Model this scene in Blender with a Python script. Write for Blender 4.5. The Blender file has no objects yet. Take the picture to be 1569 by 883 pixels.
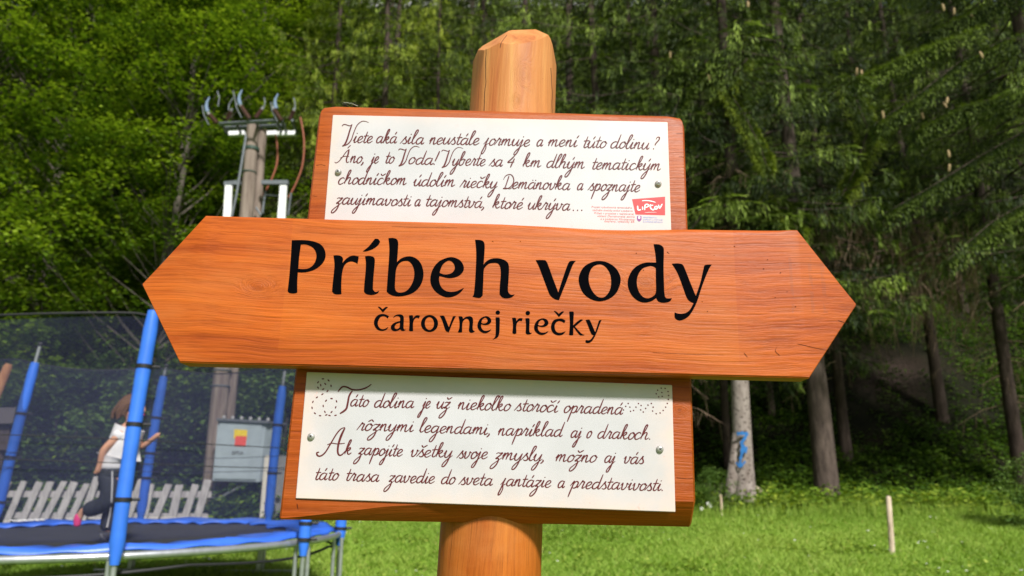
import bpy, bmesh, math, random
import numpy as np
from mathutils import Vector, Matrix

# ------------------------------------------------------------------ camera, sky, sun, exposure
sc = bpy.context.scene
COL = sc.collection
R = math.radians
PITCH = R(14.63)
FPX, CX, CY = 1132.0, 784.5, 441.5
CAMZ = 1.38
cd = bpy.data.cameras.new('camera'); cam = bpy.data.objects.new('camera', cd); COL.objects.link(cam)
cam.location = (0, 0, CAMZ); cam.rotation_euler = (R(90) + PITCH, 0, 0)
cd.sensor_width = 36; cd.lens = FPX / 1569 * 36
cd.clip_start = 0.05; cd.clip_end = 900
cd.dof.use_dof = True; cd.dof.focus_distance = 1.08; cd.dof.aperture_fstop = 6.0
sc.camera = cam

SUN_EL, SUN_ROT = R(43), R(157)          # sun behind the photographer's right shoulder
w = bpy.data.worlds.new('World'); sc.world = w; w.use_nodes = True
wn = w.node_tree.nodes; wl = w.node_tree.links
sky = wn.new('ShaderNodeTexSky'); sky.sky_type = 'NISHITA'; sky.sun_disc = False
sky.sun_elevation = SUN_EL; sky.sun_rotation = SUN_ROT; sky.dust_density = 2.0
wn['Background'].inputs['Strength'].default_value = 0.08
# broken bright cloud over the blue, all round
wtc = wn.new('ShaderNodeTexCoord'); wmp = wn.new('ShaderNodeMapping'); wmp.inputs['Scale'].default_value = (1, 1, 2.2); wl.new(wtc.outputs['Generated'], wmp.inputs['Vector'])
wno = wn.new('ShaderNodeTexNoise'); wno.inputs['Scale'].default_value = 2.2; wno.inputs['Detail'].default_value = 7; wl.new(wmp.outputs[0], wno.inputs['Vector'])
wrp = wn.new('ShaderNodeValToRGB'); wrp.color_ramp.elements[0].position = .40; wrp.color_ramp.elements[1].position = .58; wl.new(wno.outputs[0], wrp.inputs[0])
wmx = wn.new('ShaderNodeMix'); wmx.data_type = 'RGBA'; wl.new(wrp.outputs[0], wmx.inputs[0]); wl.new(sky.outputs[0], wmx.inputs[6]); wmx.inputs[7].default_value = (5.2, 5.1, 4.95, 1)
wl.new(wmx.outputs[2], wn['Background'].inputs[0])
sd = Vector((math.sin(SUN_ROT) * math.cos(SUN_EL), math.cos(SUN_ROT) * math.cos(SUN_EL), math.sin(SUN_EL)))
ld = bpy.data.lights.new('sun', 'SUN'); ld.energy = 4.9; ld.angle = R(6); ld.color = (1, .965, .91)
so = bpy.data.objects.new('sun', ld); COL.objects.link(so); so.rotation_euler = sd.to_track_quat('Z', 'Y').to_euler()
so.location = sd * 30
vs = sc.view_settings
sc.display_settings.display_device = 'sRGB'
vs.view_transform = 'Standard'; vs.look = 'None'; vs.exposure = 0.4; vs.gamma = 1
vs.use_curve_mapping = False
try:
    sc.cycles.max_bounces = 8; sc.cycles.transparent_max_bounces = 12
except Exception: pass

rnd = random.Random(7)
rng = np.random.default_rng(11)

# ------------------------------------------------------------------ picture point -> place
cp, sp_ = math.cos(PITCH), math.sin(PITCH)
CAMP = Vector((0, 0, CAMZ))
AX, AU, AF = Vector((1, 0, 0)), Vector((0, -sp_, cp)), Vector((0, cp, sp_))
def ray(px, py):
    return AX * ((px - CX) / FPX) + AU * (-(py - CY) / FPX) + AF
def at(px, py, Y):
    d = ray(px, py); return CAMP + d * (Y / d.y)
def G(x, y):
    """height of the ground"""
    if y < 5.5: z = 0.0
    elif y < 13.5:
        t = (y - 5.5) / 8.0; z = 0.86 * (t * t * (3 - 2 * t) * .35 + t * .65)
    else:
        k = y - 13.5
        z = 0.86 + 0.05 * k + 0.72 * max(0, k - 2.2) * (1 - math.exp(-max(0, k - 2.2) / 3.0))
        z += 0.0035 * max(0, k - 6) ** 1.6
        z = z if z < 90 else 90
        z += (.12 * math.sin(x * .7 + y * .3) + .1 * math.sin(x * 1.7 - y * .9)) * min(1, k / 3)
    z += .02 * math.sin(x * 1.3 + 1) * math.sin(y * 1.1)
    return z

# ------------------------------------------------------------------ object helpers
def tag(o, label=None, cat=None, group=None, kind=None):
    if label: o['label'] = label
    if cat: o['category'] = cat
    if group: o['group'] = group
    if kind: o['kind'] = kind
    return o
def empty(name, loc, label, cat, group=None, rz=0):
    o = bpy.data.objects.new(name, None); COL.objects.link(o); o.location = loc; o.rotation_euler = (0, 0, rz)
    o.empty_display_size = .2
    return tag(o, label, cat, group)
def link(name, me, mat=None, parent=None, loc=None):
    o = bpy.data.objects.new(name, me); COL.objects.link(o)
    if mat: 
        if not me.materials: me.materials.append(mat)
    if parent: o.parent = parent
    if loc is not None: o.location = loc
    return o
def smooth(me, ang=40):
    me.polygons.foreach_set('use_smooth', [True] * len(me.polygons))
    try: me.set_sharp_from_angle(angle=R(ang))
    except Exception: pass
def bm_obj(name, bm, mat, parent=None, sm=None):
    me = bpy.data.meshes.new(name); bmesh.ops.recalc_face_normals(bm, faces=bm.faces[:]); bm.to_mesh(me); bm.free()
    if sm: smooth(me, sm)
    return link(name, me, mat, parent)
def quad_mesh(name, Q, v=None, mat=None, k=4):
    """Q (n,k,3) loose polygons with a per-face tone v"""
    n = len(Q); me = bpy.data.meshes.new(name)
    me.vertices.add(n * k); me.vertices.foreach_set('co', np.ascontiguousarray(Q, dtype=np.float32).ravel())
    me.loops.add(n * k); me.loops.foreach_set('vertex_index', np.arange(n * k, dtype=np.int32))
    me.polygons.add(n); me.polygons.foreach_set('loop_start', np.arange(0, n * k, k, dtype=np.int32))
    try: me.polygons.foreach_set('loop_total', np.full(n, k, dtype=np.int32))
    except Exception: pass
    if v is not None:
        a = me.attributes.new('tone', 'FLOAT', 'FACE'); a.data.foreach_set('value', np.asarray(v, dtype=np.float32))
    me.update(); me.validate()
    if mat: me.materials.append(mat)
    return me
def tube(bm, pts, r, seg=8, caps=True, r2=None):
    """tube through points; r may be a list"""
    pts = [Vector(p) for p in pts]; n = len(pts)
    rs = r if isinstance(r, (list, tuple)) else [r + ((r2 if r2 is not None else r) - r) * i / max(1, n - 1) for i in range(n)]
    rings = []; a = None
    for i, p in enumerate(pts):
        d = (pts[min(i + 1, n - 1)] - pts[max(i - 1, 0)]).normalized()
        if a is None:
            a = d.cross(Vector((0.01, .02, 1)))
            if a.length < .3: a = d.cross(Vector((1, 0, 0)))
        else: a = a - d * a.dot(d)
        a.normalize(); b = d.cross(a).normalized()
        rings.append([bm.verts.new(p + (a * math.cos(t) + b * math.sin(t)) * rs[i]) for t in [2 * math.pi * j / seg for j in range(seg)]])
    for i in range(n - 1):
        for j in range(seg):
            bm.faces.new((rings[i][j], rings[i][(j + 1) % seg], rings[i + 1][(j + 1) % seg], rings[i + 1][j]))
    if caps:
        bm.faces.new(rings[0][::-1]); bm.faces.new(rings[-1])
def box(bm, c, s, rot=None):
    m = Matrix.Translation(Vector(c)) @ (rot.to_4x4() if rot else Matrix()) @ Matrix.Diagonal((s[0], s[1], s[2], 1))
    return bmesh.ops.create_cube(bm, size=1, matrix=m)['verts']
def boxc(bm, P, t, bev=0):
    """slab from four corner points and a thickness vector"""
    P = [Vector(p) for p in P]; t = Vector(t)
    a = [bm.verts.new(p) for p in P]; b = [bm.verts.new(p + t) for p in P]
    fs = [bm.faces.new(a), bm.faces.new(b[::-1])]
    for i in range(4): fs.append(bm.faces.new((a[i], b[i], b[(i + 1) % 4], a[(i + 1) % 4])))
    if bev: bmesh.ops.bevel(bm, geom=list({e for f in fs for e in f.edges}), offset=bev, segments=2, affect='EDGES', clamp_overlap=True)

# ------------------------------------------------------------------ materials
def M(name):
    m = bpy.data.materials.new(name); m.use_nodes = True; nt = m.node_tree
    return m, nt, nt.nodes, nt.links, nt.nodes['Principled BSDF']
def ramp(nd, stops, interp='LINEAR'):
    r = nd.new('ShaderNodeValToRGB'); e = r.color_ramp.elements; r.color_ramp.interpolation = interp
    while len(e) < len(stops): e.new(.5)
    for i, (p, c) in enumerate(stops):
        e[i].position = p; e[i].color = (*c, 1) if len(c) == 3 else c
    return r
def noise(nd, lk, vec, scale, detail=4, rough=.55, dist=0):
    n = nd.new('ShaderNodeTexNoise'); n.inputs['Scale'].default_value = scale; n.inputs['Detail'].default_value = detail
    n.inputs['Roughness'].default_value = rough; n.inputs['Distortion'].default_value = dist
    if vec is not None: lk.new(vec, n.inputs['Vector'])
    return n
def mapping(nd, lk, vec, scale=(1, 1, 1), loc=(0, 0, 0), rot=(0, 0, 0)):
    m = nd.new('ShaderNodeMapping'); m.inputs['Scale'].default_value = scale; m.inputs['Location'].default_value = loc
    m.inputs['Rotation'].default_value = rot; lk.new(vec, m.inputs['Vector']); return m.outputs[0]
def mixc(nd, lk, fac, a, b, mode='MIX'):
    m = nd.new('ShaderNodeMix'); m.data_type = 'RGBA'; m.blend_type = mode
    for s, v in ((m.inputs[0], fac), (m.inputs[6], a), (m.inputs[7], b)):
        if isinstance(v, (int, float)): s.default_value = v
        elif isinstance(v, tuple): s.default_value = (*v, 1)
        else: lk.new(v, s)
    return m.outputs[2]
def math_(nd, lk, op, a, b=None, c=None):
    m = nd.new('ShaderNodeMath'); m.operation = op
    for i, v in enumerate((a, b, c)):
        if v is None: continue
        if isinstance(v, (int, float)): m.inputs[i].default_value = v
        else: lk.new(v, m.inputs[i])
    return m.outputs[0]
def bump(nd, lk, h, strength, dist, bsdf):
    b = nd.new('ShaderNodeBump'); b.inputs['Strength'].default_value = strength; b.inputs['Distance'].default_value = dist
    lk.new(h, b.inputs['Height']); lk.new(b.outputs[0], bsdf.inputs['Normal']); return b
def plain(name, col, rough=.6, spec=.4, metal=0, var=.12, scale=30, bmp=0):
    m, nt, nd, lk, b = M(name)
    tc = nd.new('ShaderNodeTexCoord'); n = noise(nd, lk, tc.outputs['Object'], scale, 5)
    r = ramp(nd, [(.3, tuple(c * (1 - var) for c in col)), (.7, tuple(min(1, c * (1 + var)) for c in col))])
    lk.new(n.outputs[0], r.inputs[0]); lk.new(r.outputs[0], b.inputs['Base Color'])
    b.inputs['Roughness'].default_value = rough; b.inputs['Specular IOR Level'].default_value = spec; b.inputs['Metallic'].default_value = metal
    if bmp: bump(nd, lk, n.outputs[0], .5, bmp, b)
    return m
def wood(name, dark, light, grain=(1.2, 22, 22), fine=(6, 260, 260), knots=(), marks=None, rough=.42, coat=.35, pale=None, seed=0):
    """varnished wood, grain along the axis with the small scale; knots: (x, z, radius) in object space"""
    m, nt, nd, lk, b = M(name)
    tc = nd.new('ShaderNodeTexCoord'); P = tc.outputs['Object']
    vec = mapping(nd, lk, P, (1, 1, 1), (seed, seed * 1.7, seed * .3))
    if knots:
        sx = nd.new('ShaderNodeSeparateXYZ'); lk.new(P, sx.inputs[0])
        tot = None; core = None
        for (kx, kz, kr) in knots:
            dx = math_(nd, lk, 'MULTIPLY', math_(nd, lk, 'SUBTRACT', sx.outputs[0], kx), .55 if grain[0] < grain[2] else 1)
            dz = math_(nd, lk, 'MULTIPLY', math_(nd, lk, 'SUBTRACT', sx.outputs[2], kz), 1 if grain[0] < grain[2] else .55)
            d2 = math_(nd, lk, 'ADD', math_(nd, lk, 'MULTIPLY', dx, dx), math_(nd, lk, 'MULTIPLY', dz, dz))
            g = math_(nd, lk, 'EXPONENT', math_(nd, lk, 'MULTIPLY', d2, -1 / (kr * kr * 4)))
            c = math_(nd, lk, 'EXPONENT', math_(nd, lk, 'MULTIPLY', d2, -1 / (kr * kr * .6)))
            tot = g if tot is None else math_(nd, lk, 'ADD', tot, g)
            core = c if core is None else math_(nd, lk, 'ADD', core, c)
        off = nd.new('ShaderNodeCombineXYZ')
        lk.new(math_(nd, lk, 'MULTIPLY', tot, .035), off.inputs[0]); lk.new(math_(nd, lk, 'MULTIPLY', tot, .035), off.inputs[2]); lk.new(math_(nd, lk, 'MULTIPLY', tot, .03), off.inputs[1])
        va = nd.new('ShaderNodeVectorMath'); va.operation = 'ADD'; lk.new(vec, va.inputs[0]); lk.new(off.outputs[0], va.inputs[1]); vec = va.outputs[0]
    n0 = noise(nd, lk, vec, 2.2, 3)
    wv0 = nd.new('ShaderNodeVectorMath'); wv0.operation = 'SCALE'; lk.new(n0.outputs['Color'], wv0.inputs[0]); wv0.inputs[3].default_value = .045
    wa0 = nd.new('ShaderNodeVectorMath'); wa0.operation = 'ADD'; lk.new(vec, wa0.inputs[0]); lk.new(wv0.outputs[0], wa0.inputs[1]); vec = wa0.outputs[0]
    n1 = noise(nd, lk, mapping(nd, lk, vec, grain), 1, 6, .62, 1.1)
    n2 = noise(nd, lk, mapping(nd, lk, vec, fine), 1, 4, .65)
    n3 = noise(nd, lk, mapping(nd, lk, vec, (3.5, 7, 8)), 1, 6, .7)
    r1 = ramp(nd, [(.22, dark), (.48, tuple((a + c) / 2 for a, c in zip(dark, light))), (.76, light)]); lk.new(n1.outputs[0], r1.inputs[0])
    r2 = ramp(nd, [(.3, (.52, .44, .42)), (.5, (.88, .83, .82)), (.66, (1, 1, 1)), (.74, (1.0, 1.0, 1.0))]); lk.new(n2.outputs[0], r2.inputs[0])
    c = mixc(nd, lk, .8, r1.outputs[0], r2.outputs[0], 'MULTIPLY')
    if pale:
        rp = ramp(nd, [(.46, (0, 0, 0)), (.68, (1, 1, 1))]); lk.new(n3.outputs[0], rp.inputs[0])
        rq = math_(nd, lk, 'MULTIPLY', rp.outputs[0], .45)
        c = mixc(nd, lk, rq, c, pale)
    if knots:
        c = mixc(nd, lk, math_(nd, lk, 'MINIMUM', math_(nd, lk, 'MULTIPLY', core, .35), .8), c, tuple(x * .35 for x in dark))
    if marks: c = marks(nd, lk, P, c)
    # small dents and dark specks
    vo = nd.new('ShaderNodeTexVoronoi'); vo.inputs['Scale'].default_value = 38; lk.new(P, vo.inputs['Vector'])
    sp = ramp(nd, [(.02, (1, 1, 1)), (.055, (0, 0, 0))]); lk.new(vo.outputs['Distance'], sp.inputs[0])
    n4 = noise(nd, lk, P, 9, 2); s4 = ramp(nd, [(.56, (0, 0, 0)), (.6, (1, 1, 1))]); lk.new(n4.outputs[0], s4.inputs[0])
    dn = math_(nd, lk, 'MULTIPLY', sp.outputs[0], s4.outputs[0])
    c = mixc(nd, lk, math_(nd, lk, 'MULTIPLY', dn, .5), c, tuple(x * .3 for x in dark))
    lk.new(c, b.inputs['Base Color'])
    rr = nd.new('ShaderNodeMapRange'); lk.new(n2.outputs[0], rr.inputs[0]); rr.inputs[3].default_value = rough - .12; rr.inputs[4].default_value = rough + .15
    lk.new(rr.outputs[0], b.inputs['Roughness'])
    b.inputs['Coat Weight'].default_value = coat; b.inputs['Coat Roughness'].default_value = .4; b.inputs['Specular IOR Level'].default_value = .2
    h = math_(nd, lk, 'ADD', n2.outputs[0], math_(nd, lk, 'MULTIPLY', n1.outputs[0], .7))
    h = math_(nd, lk, 'SUBTRACT', h, math_(nd, lk, 'MULTIPLY', dn, 1.5))
    bump(nd, lk, h, .8, .0014, b)
    return m
def leafmat(name, stops, trans=.35, rough=.5, vary=.18):
    m, nt, nd, lk, b = M(name)
    at_ = nd.new('ShaderNodeAttribute'); at_.attribute_name = 'tone'
    oi = nd.new('ShaderNodeObjectInfo')
    v = math_(nd, lk, 'ADD', at_.outputs['Fac'], math_(nd, lk, 'MULTIPLY', math_(nd, lk, 'SUBTRACT', oi.outputs['Random'], .5), vary))
    r = ramp(nd, stops); lk.new(v, r.inputs[0])
    lk.new(r.outputs[0], b.inputs['Base Color']); b.inputs['Roughness'].default_value = rough; b.inputs['Specular IOR Level'].default_value = .15
    t = nd.new('ShaderNodeBsdfTranslucent'); hs = mixc(nd, lk, 1.0, r.outputs[0], (1.0, 1.0, .45), 'MULTIPLY'); lk.new(hs, t.inputs[0])
    mx = nd.new('ShaderNodeMixShader'); mx.inputs[0].default_value = trans
    lk.new(b.outputs[0], mx.inputs[1]); lk.new(t.outputs[0], mx.inputs[2]); lk.new(mx.outputs[0], nd['Material Output'].inputs[0])
    return m
def bark(name, dark, light, sc_=(14, 14, 3.5), spots=None, high=None):
    m, nt, nd, lk, b = M(name)
    tc = nd.new('ShaderNodeTexCoord'); P = tc.outputs['Object']
    n = noise(nd, lk, mapping(nd, lk, P, sc_), 1, 6, .65, .4); r = ramp(nd, [(.32, dark), (.66, light)]); lk.new(n.outputs[0], r.inputs[0])
    c = r.outputs[0]
    if spots:
        vo = nd.new('ShaderNodeTexVoronoi'); vo.inputs['Scale'].default_value = 1; lk.new(mapping(nd, lk, P, (11, 11, 15)), vo.inputs['Vector'])
        n2 = noise(nd, lk, P, 9, 3)
        s = ramp(nd, [(.22, (1, 1, 1)), (.34, (0, 0, 0))]); lk.new(math_(nd, lk, 'ADD', vo.outputs['Distance'], math_(nd, lk, 'MULTIPLY', math_(nd, lk, 'SUBTRACT', n2.outputs[0], .5), .6)), s.inputs[0])
        c = mixc(nd, lk, math_(nd, lk, 'MULTIPLY', s.outputs[0], .8), c, spots)
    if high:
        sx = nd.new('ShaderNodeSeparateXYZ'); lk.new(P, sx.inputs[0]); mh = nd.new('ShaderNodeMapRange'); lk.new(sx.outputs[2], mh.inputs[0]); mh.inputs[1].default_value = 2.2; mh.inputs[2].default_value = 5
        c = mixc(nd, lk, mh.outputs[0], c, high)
    lk.new(c, b.inputs['Base Color']); b.inputs['Roughness'].default_value = .9; b.inputs['Specular IOR Level'].default_value = .15
    bump(nd, lk, n.outputs[0], .8, .02, b)
    return m

# ------------------------------------------------------------------ THE SIGN (frame: X along the boards, Z up the post, -Y towards the viewer)
upw = (AX * .0332 + AU * 1.0 + AF * .276).normalized()
hw = (AX * 1.0 - AU * .030 - AF * .002); hw = (hw - upw * hw.dot(upw)).normalized()
nw = upw.cross(hw).normalized()                # points away from the viewer
if nw.dot(AF) < 0: nw = -nw
O = CAMP + ray(765, 455) * 1.06               # a point of the arrow board's face
base_d = 0
BASE = O + nw * .13                            # slide down the post axis to the ground
BASE = BASE - upw * (BASE.z / upw.z)
RM = Matrix((hw, nw, upw)).transposed()
SIGNM = Matrix.Translation(BASE) @ RM.to_4x4()
SINV = SIGNM.inverted()
def S(px, py, z=0.0):
    """point of the sign's own frame seen at px,py on the plane z metres in front of the arrow face"""
    d = ray(px, py); P0 = O - nw * z
    t = (P0 - CAMP).dot(nw) / d.dot(nw)
    return SINV @ (CAMP + d * t)
sign = bpy.data.objects.new('wooden_signpost', None); COL.objects.link(sign); sign.matrix_world = SIGNM
tag(sign, 'orange wooden signpost with two text boards and a double pointed arrow board Príbeh vody', 'sign')

def arrow_marks(nd, lk, P, c):
    sx = nd.new('ShaderNodeSeparateXYZ'); lk.new(P, sx.inputs[0])
    x0, x1 = S(436, 450).x, S(1128, 450).x; z0, z1 = S(760, 560).z, S(760, 340).z
    def band(v, a, b_):
        r1 = math_(nd, lk, 'GREATER_THAN', v, a); r2 = math_(nd, lk, 'LESS_THAN', v, b_); return math_(nd, lk, 'MULTIPLY', r1, r2)
    m = math_(nd, lk, 'MULTIPLY', band(sx.outputs[0], x0, x1), band(sx.outputs[2], z0 + .012, z1))
    c = mixc(nd, lk, math_(nd, lk, 'MULTIPLY', m, .10), c, (.62, .17, .012))
    # smudged pencil strokes near the right point
    n = noise(nd, lk, P, 60, 3)
    for (px, wd) in ((1244, .0025), (1263, .003), (1214, .0022)):
        xx = S(px, 450).x
        d = math_(nd, lk, 'ABSOLUTE', math_(nd, lk, 'SUBTRACT', sx.outputs[0], xx))
        k = math_(nd, lk, 'MULTIPLY', math_(nd, lk, 'LESS_THAN', d, wd), math_(nd, lk, 'GREATER_THAN', n.outputs[0], .5))
        k = math_(nd, lk, 'MULTIPLY', k, band(sx.outputs[2], S(px, 480).z, S(px, 395).z))
        c = mixc(nd, lk, math_(nd, lk, 'MULTIPLY', k, .16), c, (.12, .06, .05))
    return c
aC = S(765, 455)
DK, LT = (.27, .042, .003), (.52, .115, .008)
W_ARROW = wood('orange_varnished_wood', DK, LT, (1.3, 20, 24), marks=arrow_marks,
               knots=((S(989, 434).x, S(989, 434).z, .008), (S(395, 440).x, S(395, 440).z, .005)), pale=(.44, .14, .035), coat=.06, rough=.48)
W_BOARD = wood('red_brown_varnished_wood', (.22, .034, .002), (.42, .088, .005), (1.3, 20, 24), coat=.08, pale=(.38, .11, .03), seed=4, knots=((S(1050, 625).x, S(1050, 625).z, .003),))
def post_marks(nd, lk, P, c):
    sx = nd.new('ShaderNodeSeparateXYZ'); lk.new(P, sx.inputs[0])
    mh = nd.new('ShaderNodeMapRange'); lk.new(sx.outputs[2], mh.inputs[0]); mh.inputs[1].default_value = 1.25; mh.inputs[2].default_value = 1.65; mh.inputs[4].default_value = .62
    st = noise(nd, lk, mapping(nd, lk, P, (34, 34, 1.5)), 1, 4, .6, .5); rs_ = ramp(nd, [(.32, (.36, .12, .045)), (.46, (.50, .22, .075)), (.58, (.58, .28, .10)), (.68, (.62, .35, .12))]); lk.new(st.outputs[0], rs_.inputs[0])
    c = mixc(nd, lk, mh.outputs[0], c, rs_.outputs[0])
    n = noise(nd, lk, mapping(nd, lk, P, (1, 1, 9)), 2, 4)
    for (pxt, pyt, pxb, pyb, wd) in ((745, 70, 741, 170, .0007), (846, 95, 848, 175, .0006), (776, 45, 771, 62, .0007)):
        a, b_ = S(pxt, pyt, -.07), S(pxb, pyb, -.07)
        k = (b_.x - a.x) / (b_.z - a.z)
        xl = math_(nd, lk, 'ADD', math_(nd, lk, 'MULTIPLY', math_(nd, lk, 'SUBTRACT', sx.outputs[2], a.z), k), a.x)
        xl = math_(nd, lk, 'ADD', xl, math_(nd, lk, 'MULTIPLY', math_(nd, lk, 'SUBTRACT', n.outputs[0], .5), .008))
        d = math_(nd, lk, 'ABSOLUTE', math_(nd, lk, 'SUBTRACT', sx.outputs[0], xl))
        q = math_(nd, lk, 'MULTIPLY', math_(nd, lk, 'LESS_THAN', d, wd), math_(nd, lk, 'LESS_THAN', sx.outputs[2], a.z))
        q = math_(nd, lk, 'MULTIPLY', q, math_(nd, lk, 'GREATER_THAN', sx.outputs[2], b_.z - .02))
        c = mixc(nd, lk, math_(nd, lk, 'MULTIPLY', q, .85), c, (.03, .012, .008))
    return c
W_POST = wood('pale_varnished_post_wood', (.30, .060, .005), (.52, .155, .018), (26, 26, 1.6), (240, 240, 6), marks=post_marks,
              knots=((S(803, 82).x, S(803, 82).z, .006), (S(792, 125).x, S(792, 125).z, .003)), pale=(.48, .18, .05), coat=.06, rough=.55, seed=2)

# post: a log hewn flat in places, its top cut to a faceted dome
bm = bmesh.new()
ptop = S(800, 30, -.12).z; 
RP = .0755
NS = 56; hs = [-.02, .3, .6, .8, .95, 1.05, 1.2, 1.3, 1.4, 1.5, 1.6, 1.68, 1.76, 1.84, 1.92, ptop + .002]
rings = []
pyc = .0335 + .045 + .052 - .13          # post axis depth in sign frame, measured from BASE plane (y=0 at .13 behind the arrow face)
for z in hs:
    if z > ptop + .002: continue
    rr = RP * (1 + .035 * (1.5 - z))
    rings.append([bm.verts.new((rr * (1 + .012 * math.sin(3 * t + z * 2) + .006 * math.sin(7 * t)) * math.cos(t), pyc + rr * (1 + .01 * math.sin(2 * t + z)) * math.sin(t), z)) for t in [2 * math.pi * j / NS for j in range(NS)]])
for i in range(len(rings) - 1):
    for j in range(NS): bm.faces.new((rings[i][j], rings[i][(j + 1) % NS], rings[i + 1][(j + 1) % NS], rings[i + 1][j]))
bm.faces.new(rings[0][::-1]); bm.faces.new(rings[-1])
xm = (S(718, 160, -.09).x + S(853, 160, -.09).x) / 2
xb = (S(665, 880, -.09).x + S(831, 880, -.09).x) / 2
zt_, zb_ = S(785, 160, -.09).z, S(749, 880, -.09).z
for v in bm.verts: v.co.x += xb + (xm - xb) * (v.co.z - zb_) / (zt_ - zb_)
def cut(p, n):
    r = bmesh.ops.bisect_plane(bm, geom=bm.verts[:] + bm.edges[:] + bm.faces[:], plane_co=p, plane_no=n, clear_outer=True)
    es = [e for e in r['geom_cut'] if isinstance(e, bmesh.types.BMEdge)]
    if es: bmesh.ops.holes_fill(bm, edges=es, sides=0)
def PC(px, py, z): return S(px, py, z)
fr = -.075
axx = lambda z: xb + (xm - xb) * (z - zb_) / (zt_ - zb_)
za = S(785, 110, -.09).z
for n_, k_ in ((Vector((-.895, -.446, .05)), .94), (Vector((.95, -.31, .04)), .975), (Vector((.2, -.98, .03)), .98)):
    cut(Vector((axx(za), pyc, za)) + n_ * RP * k_, n_)
AXZ = -.082
for (px, py, n_) in ((725, 76, (-.86, -.08, .51)), (756, 50, (-.45, -.10, .89)), (800, 37, (-.07, -.02, 1)), (835, 50, (.70, -.08, .70)), (852, 78, (.965, -.05, .26))):
    cut(S(px, py, AXZ), Vector(n_).normalized())
cut(S(790, 63, -.066), Vector((-.05, -.80, .60)).normalized())
cut(S(748, 75, -.072), Vector((-.5, -.62, .6)).normalized())
post = bm_obj('post', bm, W_POST, sign, 24)

# boards lofted along their length
def loft(name, mat, xs, yt, yb, rt, cb, thick, z0, endr=.003):
    """xs positions along X; yt/yb top and bottom; rt rounding of the top front edge; cb chamfer of the bottom front edge; z0 face plane"""
    bm = bmesh.new(); rows = []
    n = len(xs)
    for i, x in enumerate(xs):
        t, b, r, c = yt(x), yb(x), rt(x), cb(x)
        e = endr if i in (0, n - 1) else 0
        t -= e * .6; b += e * .6
        H = t - b; r = min(r, H * .45, thick * .6); c = min(c, H * .45)
        y0 = -z0 - .13 + e; 
        pr = [(y0 + thick - 2 * e, b), (y0 + thick - 2 * e, t)]
        for a in (0, .25, .5, .75, 1):
            an = a * math.pi / 2
            pr.append((y0 + r - r * math.sin(an), t - r + r * math.cos(an)))
        pr += [(y0, b + c * 1.15), (y0 + .0005 + c * .1, b + c), (y0 + c * .85, b + c * .16), (y0 + c * 1.05 + .0005, b)]
        rows.append([bm.verts.new((x, p[0], p[1])) for p in pr])
    m = len(rows[0])
    for i in range(n - 1):
        for j in range(m): bm.faces.new((rows[i][j], rows[i][(j + 1) % m], rows[i + 1][(j + 1) % m], rows[i + 1][j]))
    bm.faces.new(rows[0]); bm.faces.new(rows[-1][::-1])
    return bm_obj(name, bm, mat, sign, 28)
def lerpx(pts):
    pts = sorted(pts)
    def f(x):
        if x <= pts[0][0]: return pts[0][1]
        for (a, u), (b, v) in zip(pts, pts[1:]):
            if x <= b: return u + (v - u) * (x - a) / max(1e-9, b - a)
        return pts[-1][1]
    return f
TA = .0335; ZB = -.0365                    # arrow thickness, plane of the text boards
def edges(L, z): return [(S(px, py, z).x, S(px, py, z).z) for px, py in L]
def xgrid(a, b, n, extra=()):
    s = set(a + (b - a) * i / n for i in range(n + 1)) | set(extra); return sorted(s)
# arrow board
At = edges([(217, 436), (315, 330), (520, 336), (800, 344), (1000, 348), (1222, 352), (1313, 467)], 0)
Ab = edges([(217, 436), (275, 556), (760, 568), (1240, 580), (1313, 467)], 0)
ft, fb = lerpx(At), lerpx(Ab)
xa0, xa1 = At[0][0], At[-1][0]
def rta(x):
    u = (x - xa0) / (xa1 - xa0)
    return .0035 + .011 * max(0, math.sin((u - .5) * 9.0)) * (1 if .5 < u < .85 else 0) + (.006 if .55 < u < .9 else 0) * (.5 + .5 * math.sin(u * 31))
xsA = xgrid(xa0 + .0015, xa1 - .0015, 60, [p[0] for p in At[1:-1]] + [p[0] for p in Ab[1:-1]])
arrow = loft('arrow_board', W_ARROW, xsA, ft, fb, rta, lambda x: .002, TA, 0, .0)
# upper text board and lower text board
Ut = edges([(489, 159), (760, 167), (1049, 175.5)], ZB); 
ux0, ux1 = (S(480, 250, ZB).x), (S(1051, 260, ZB).x)
Ub = edges([(470, 420), (1060, 430)], ZB)
upper = loft('text_board', W_BOARD, [ux0, ux0 + .003] + xgrid(ux0 + .006, ux1 - .006, 30) + [ux1 - .003, ux1], lambda x: lerpx(Ut)(x) - .012 * max(0, 1 - (x - ux0) / .012) ** 2 - .012 * max(0, 1 - (ux1 - x) / .012) ** 2, lerpx(Ub), lambda x: .011, lambda x: .002, .045, ZB)
upper['label'] = 'upper text board with a rounded pale top edge'
lx0, lx1 = S(440, 680, ZB).x, S(1063.5, 690, ZB).x
Lt = edges([(455, 500), (1060, 515)], ZB)
Lb = edges([(427, 796), (1066, 809)], ZB)
wv = lerpx([(lx0, .001), (lx0 + .06 * (lx1 - lx0), .004), (lx0 + .25 * (lx1 - lx0), .017), (lx0 + .5 * (lx1 - lx0), .027), (lx0 + .7 * (lx1 - lx0), .029), (lx1, .030)])
lower = loft('text_board', W_BOARD, [lx0, lx0 + .003] + xgrid(lx0 + .006, lx1 - .006, 44) + [lx1 - .003, lx1], lerpx(Lt), lerpx(Lb), lambda x: .003, wv, .045, ZB)
lower['label'] = 'lower text board with a bevelled bottom edge'

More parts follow.
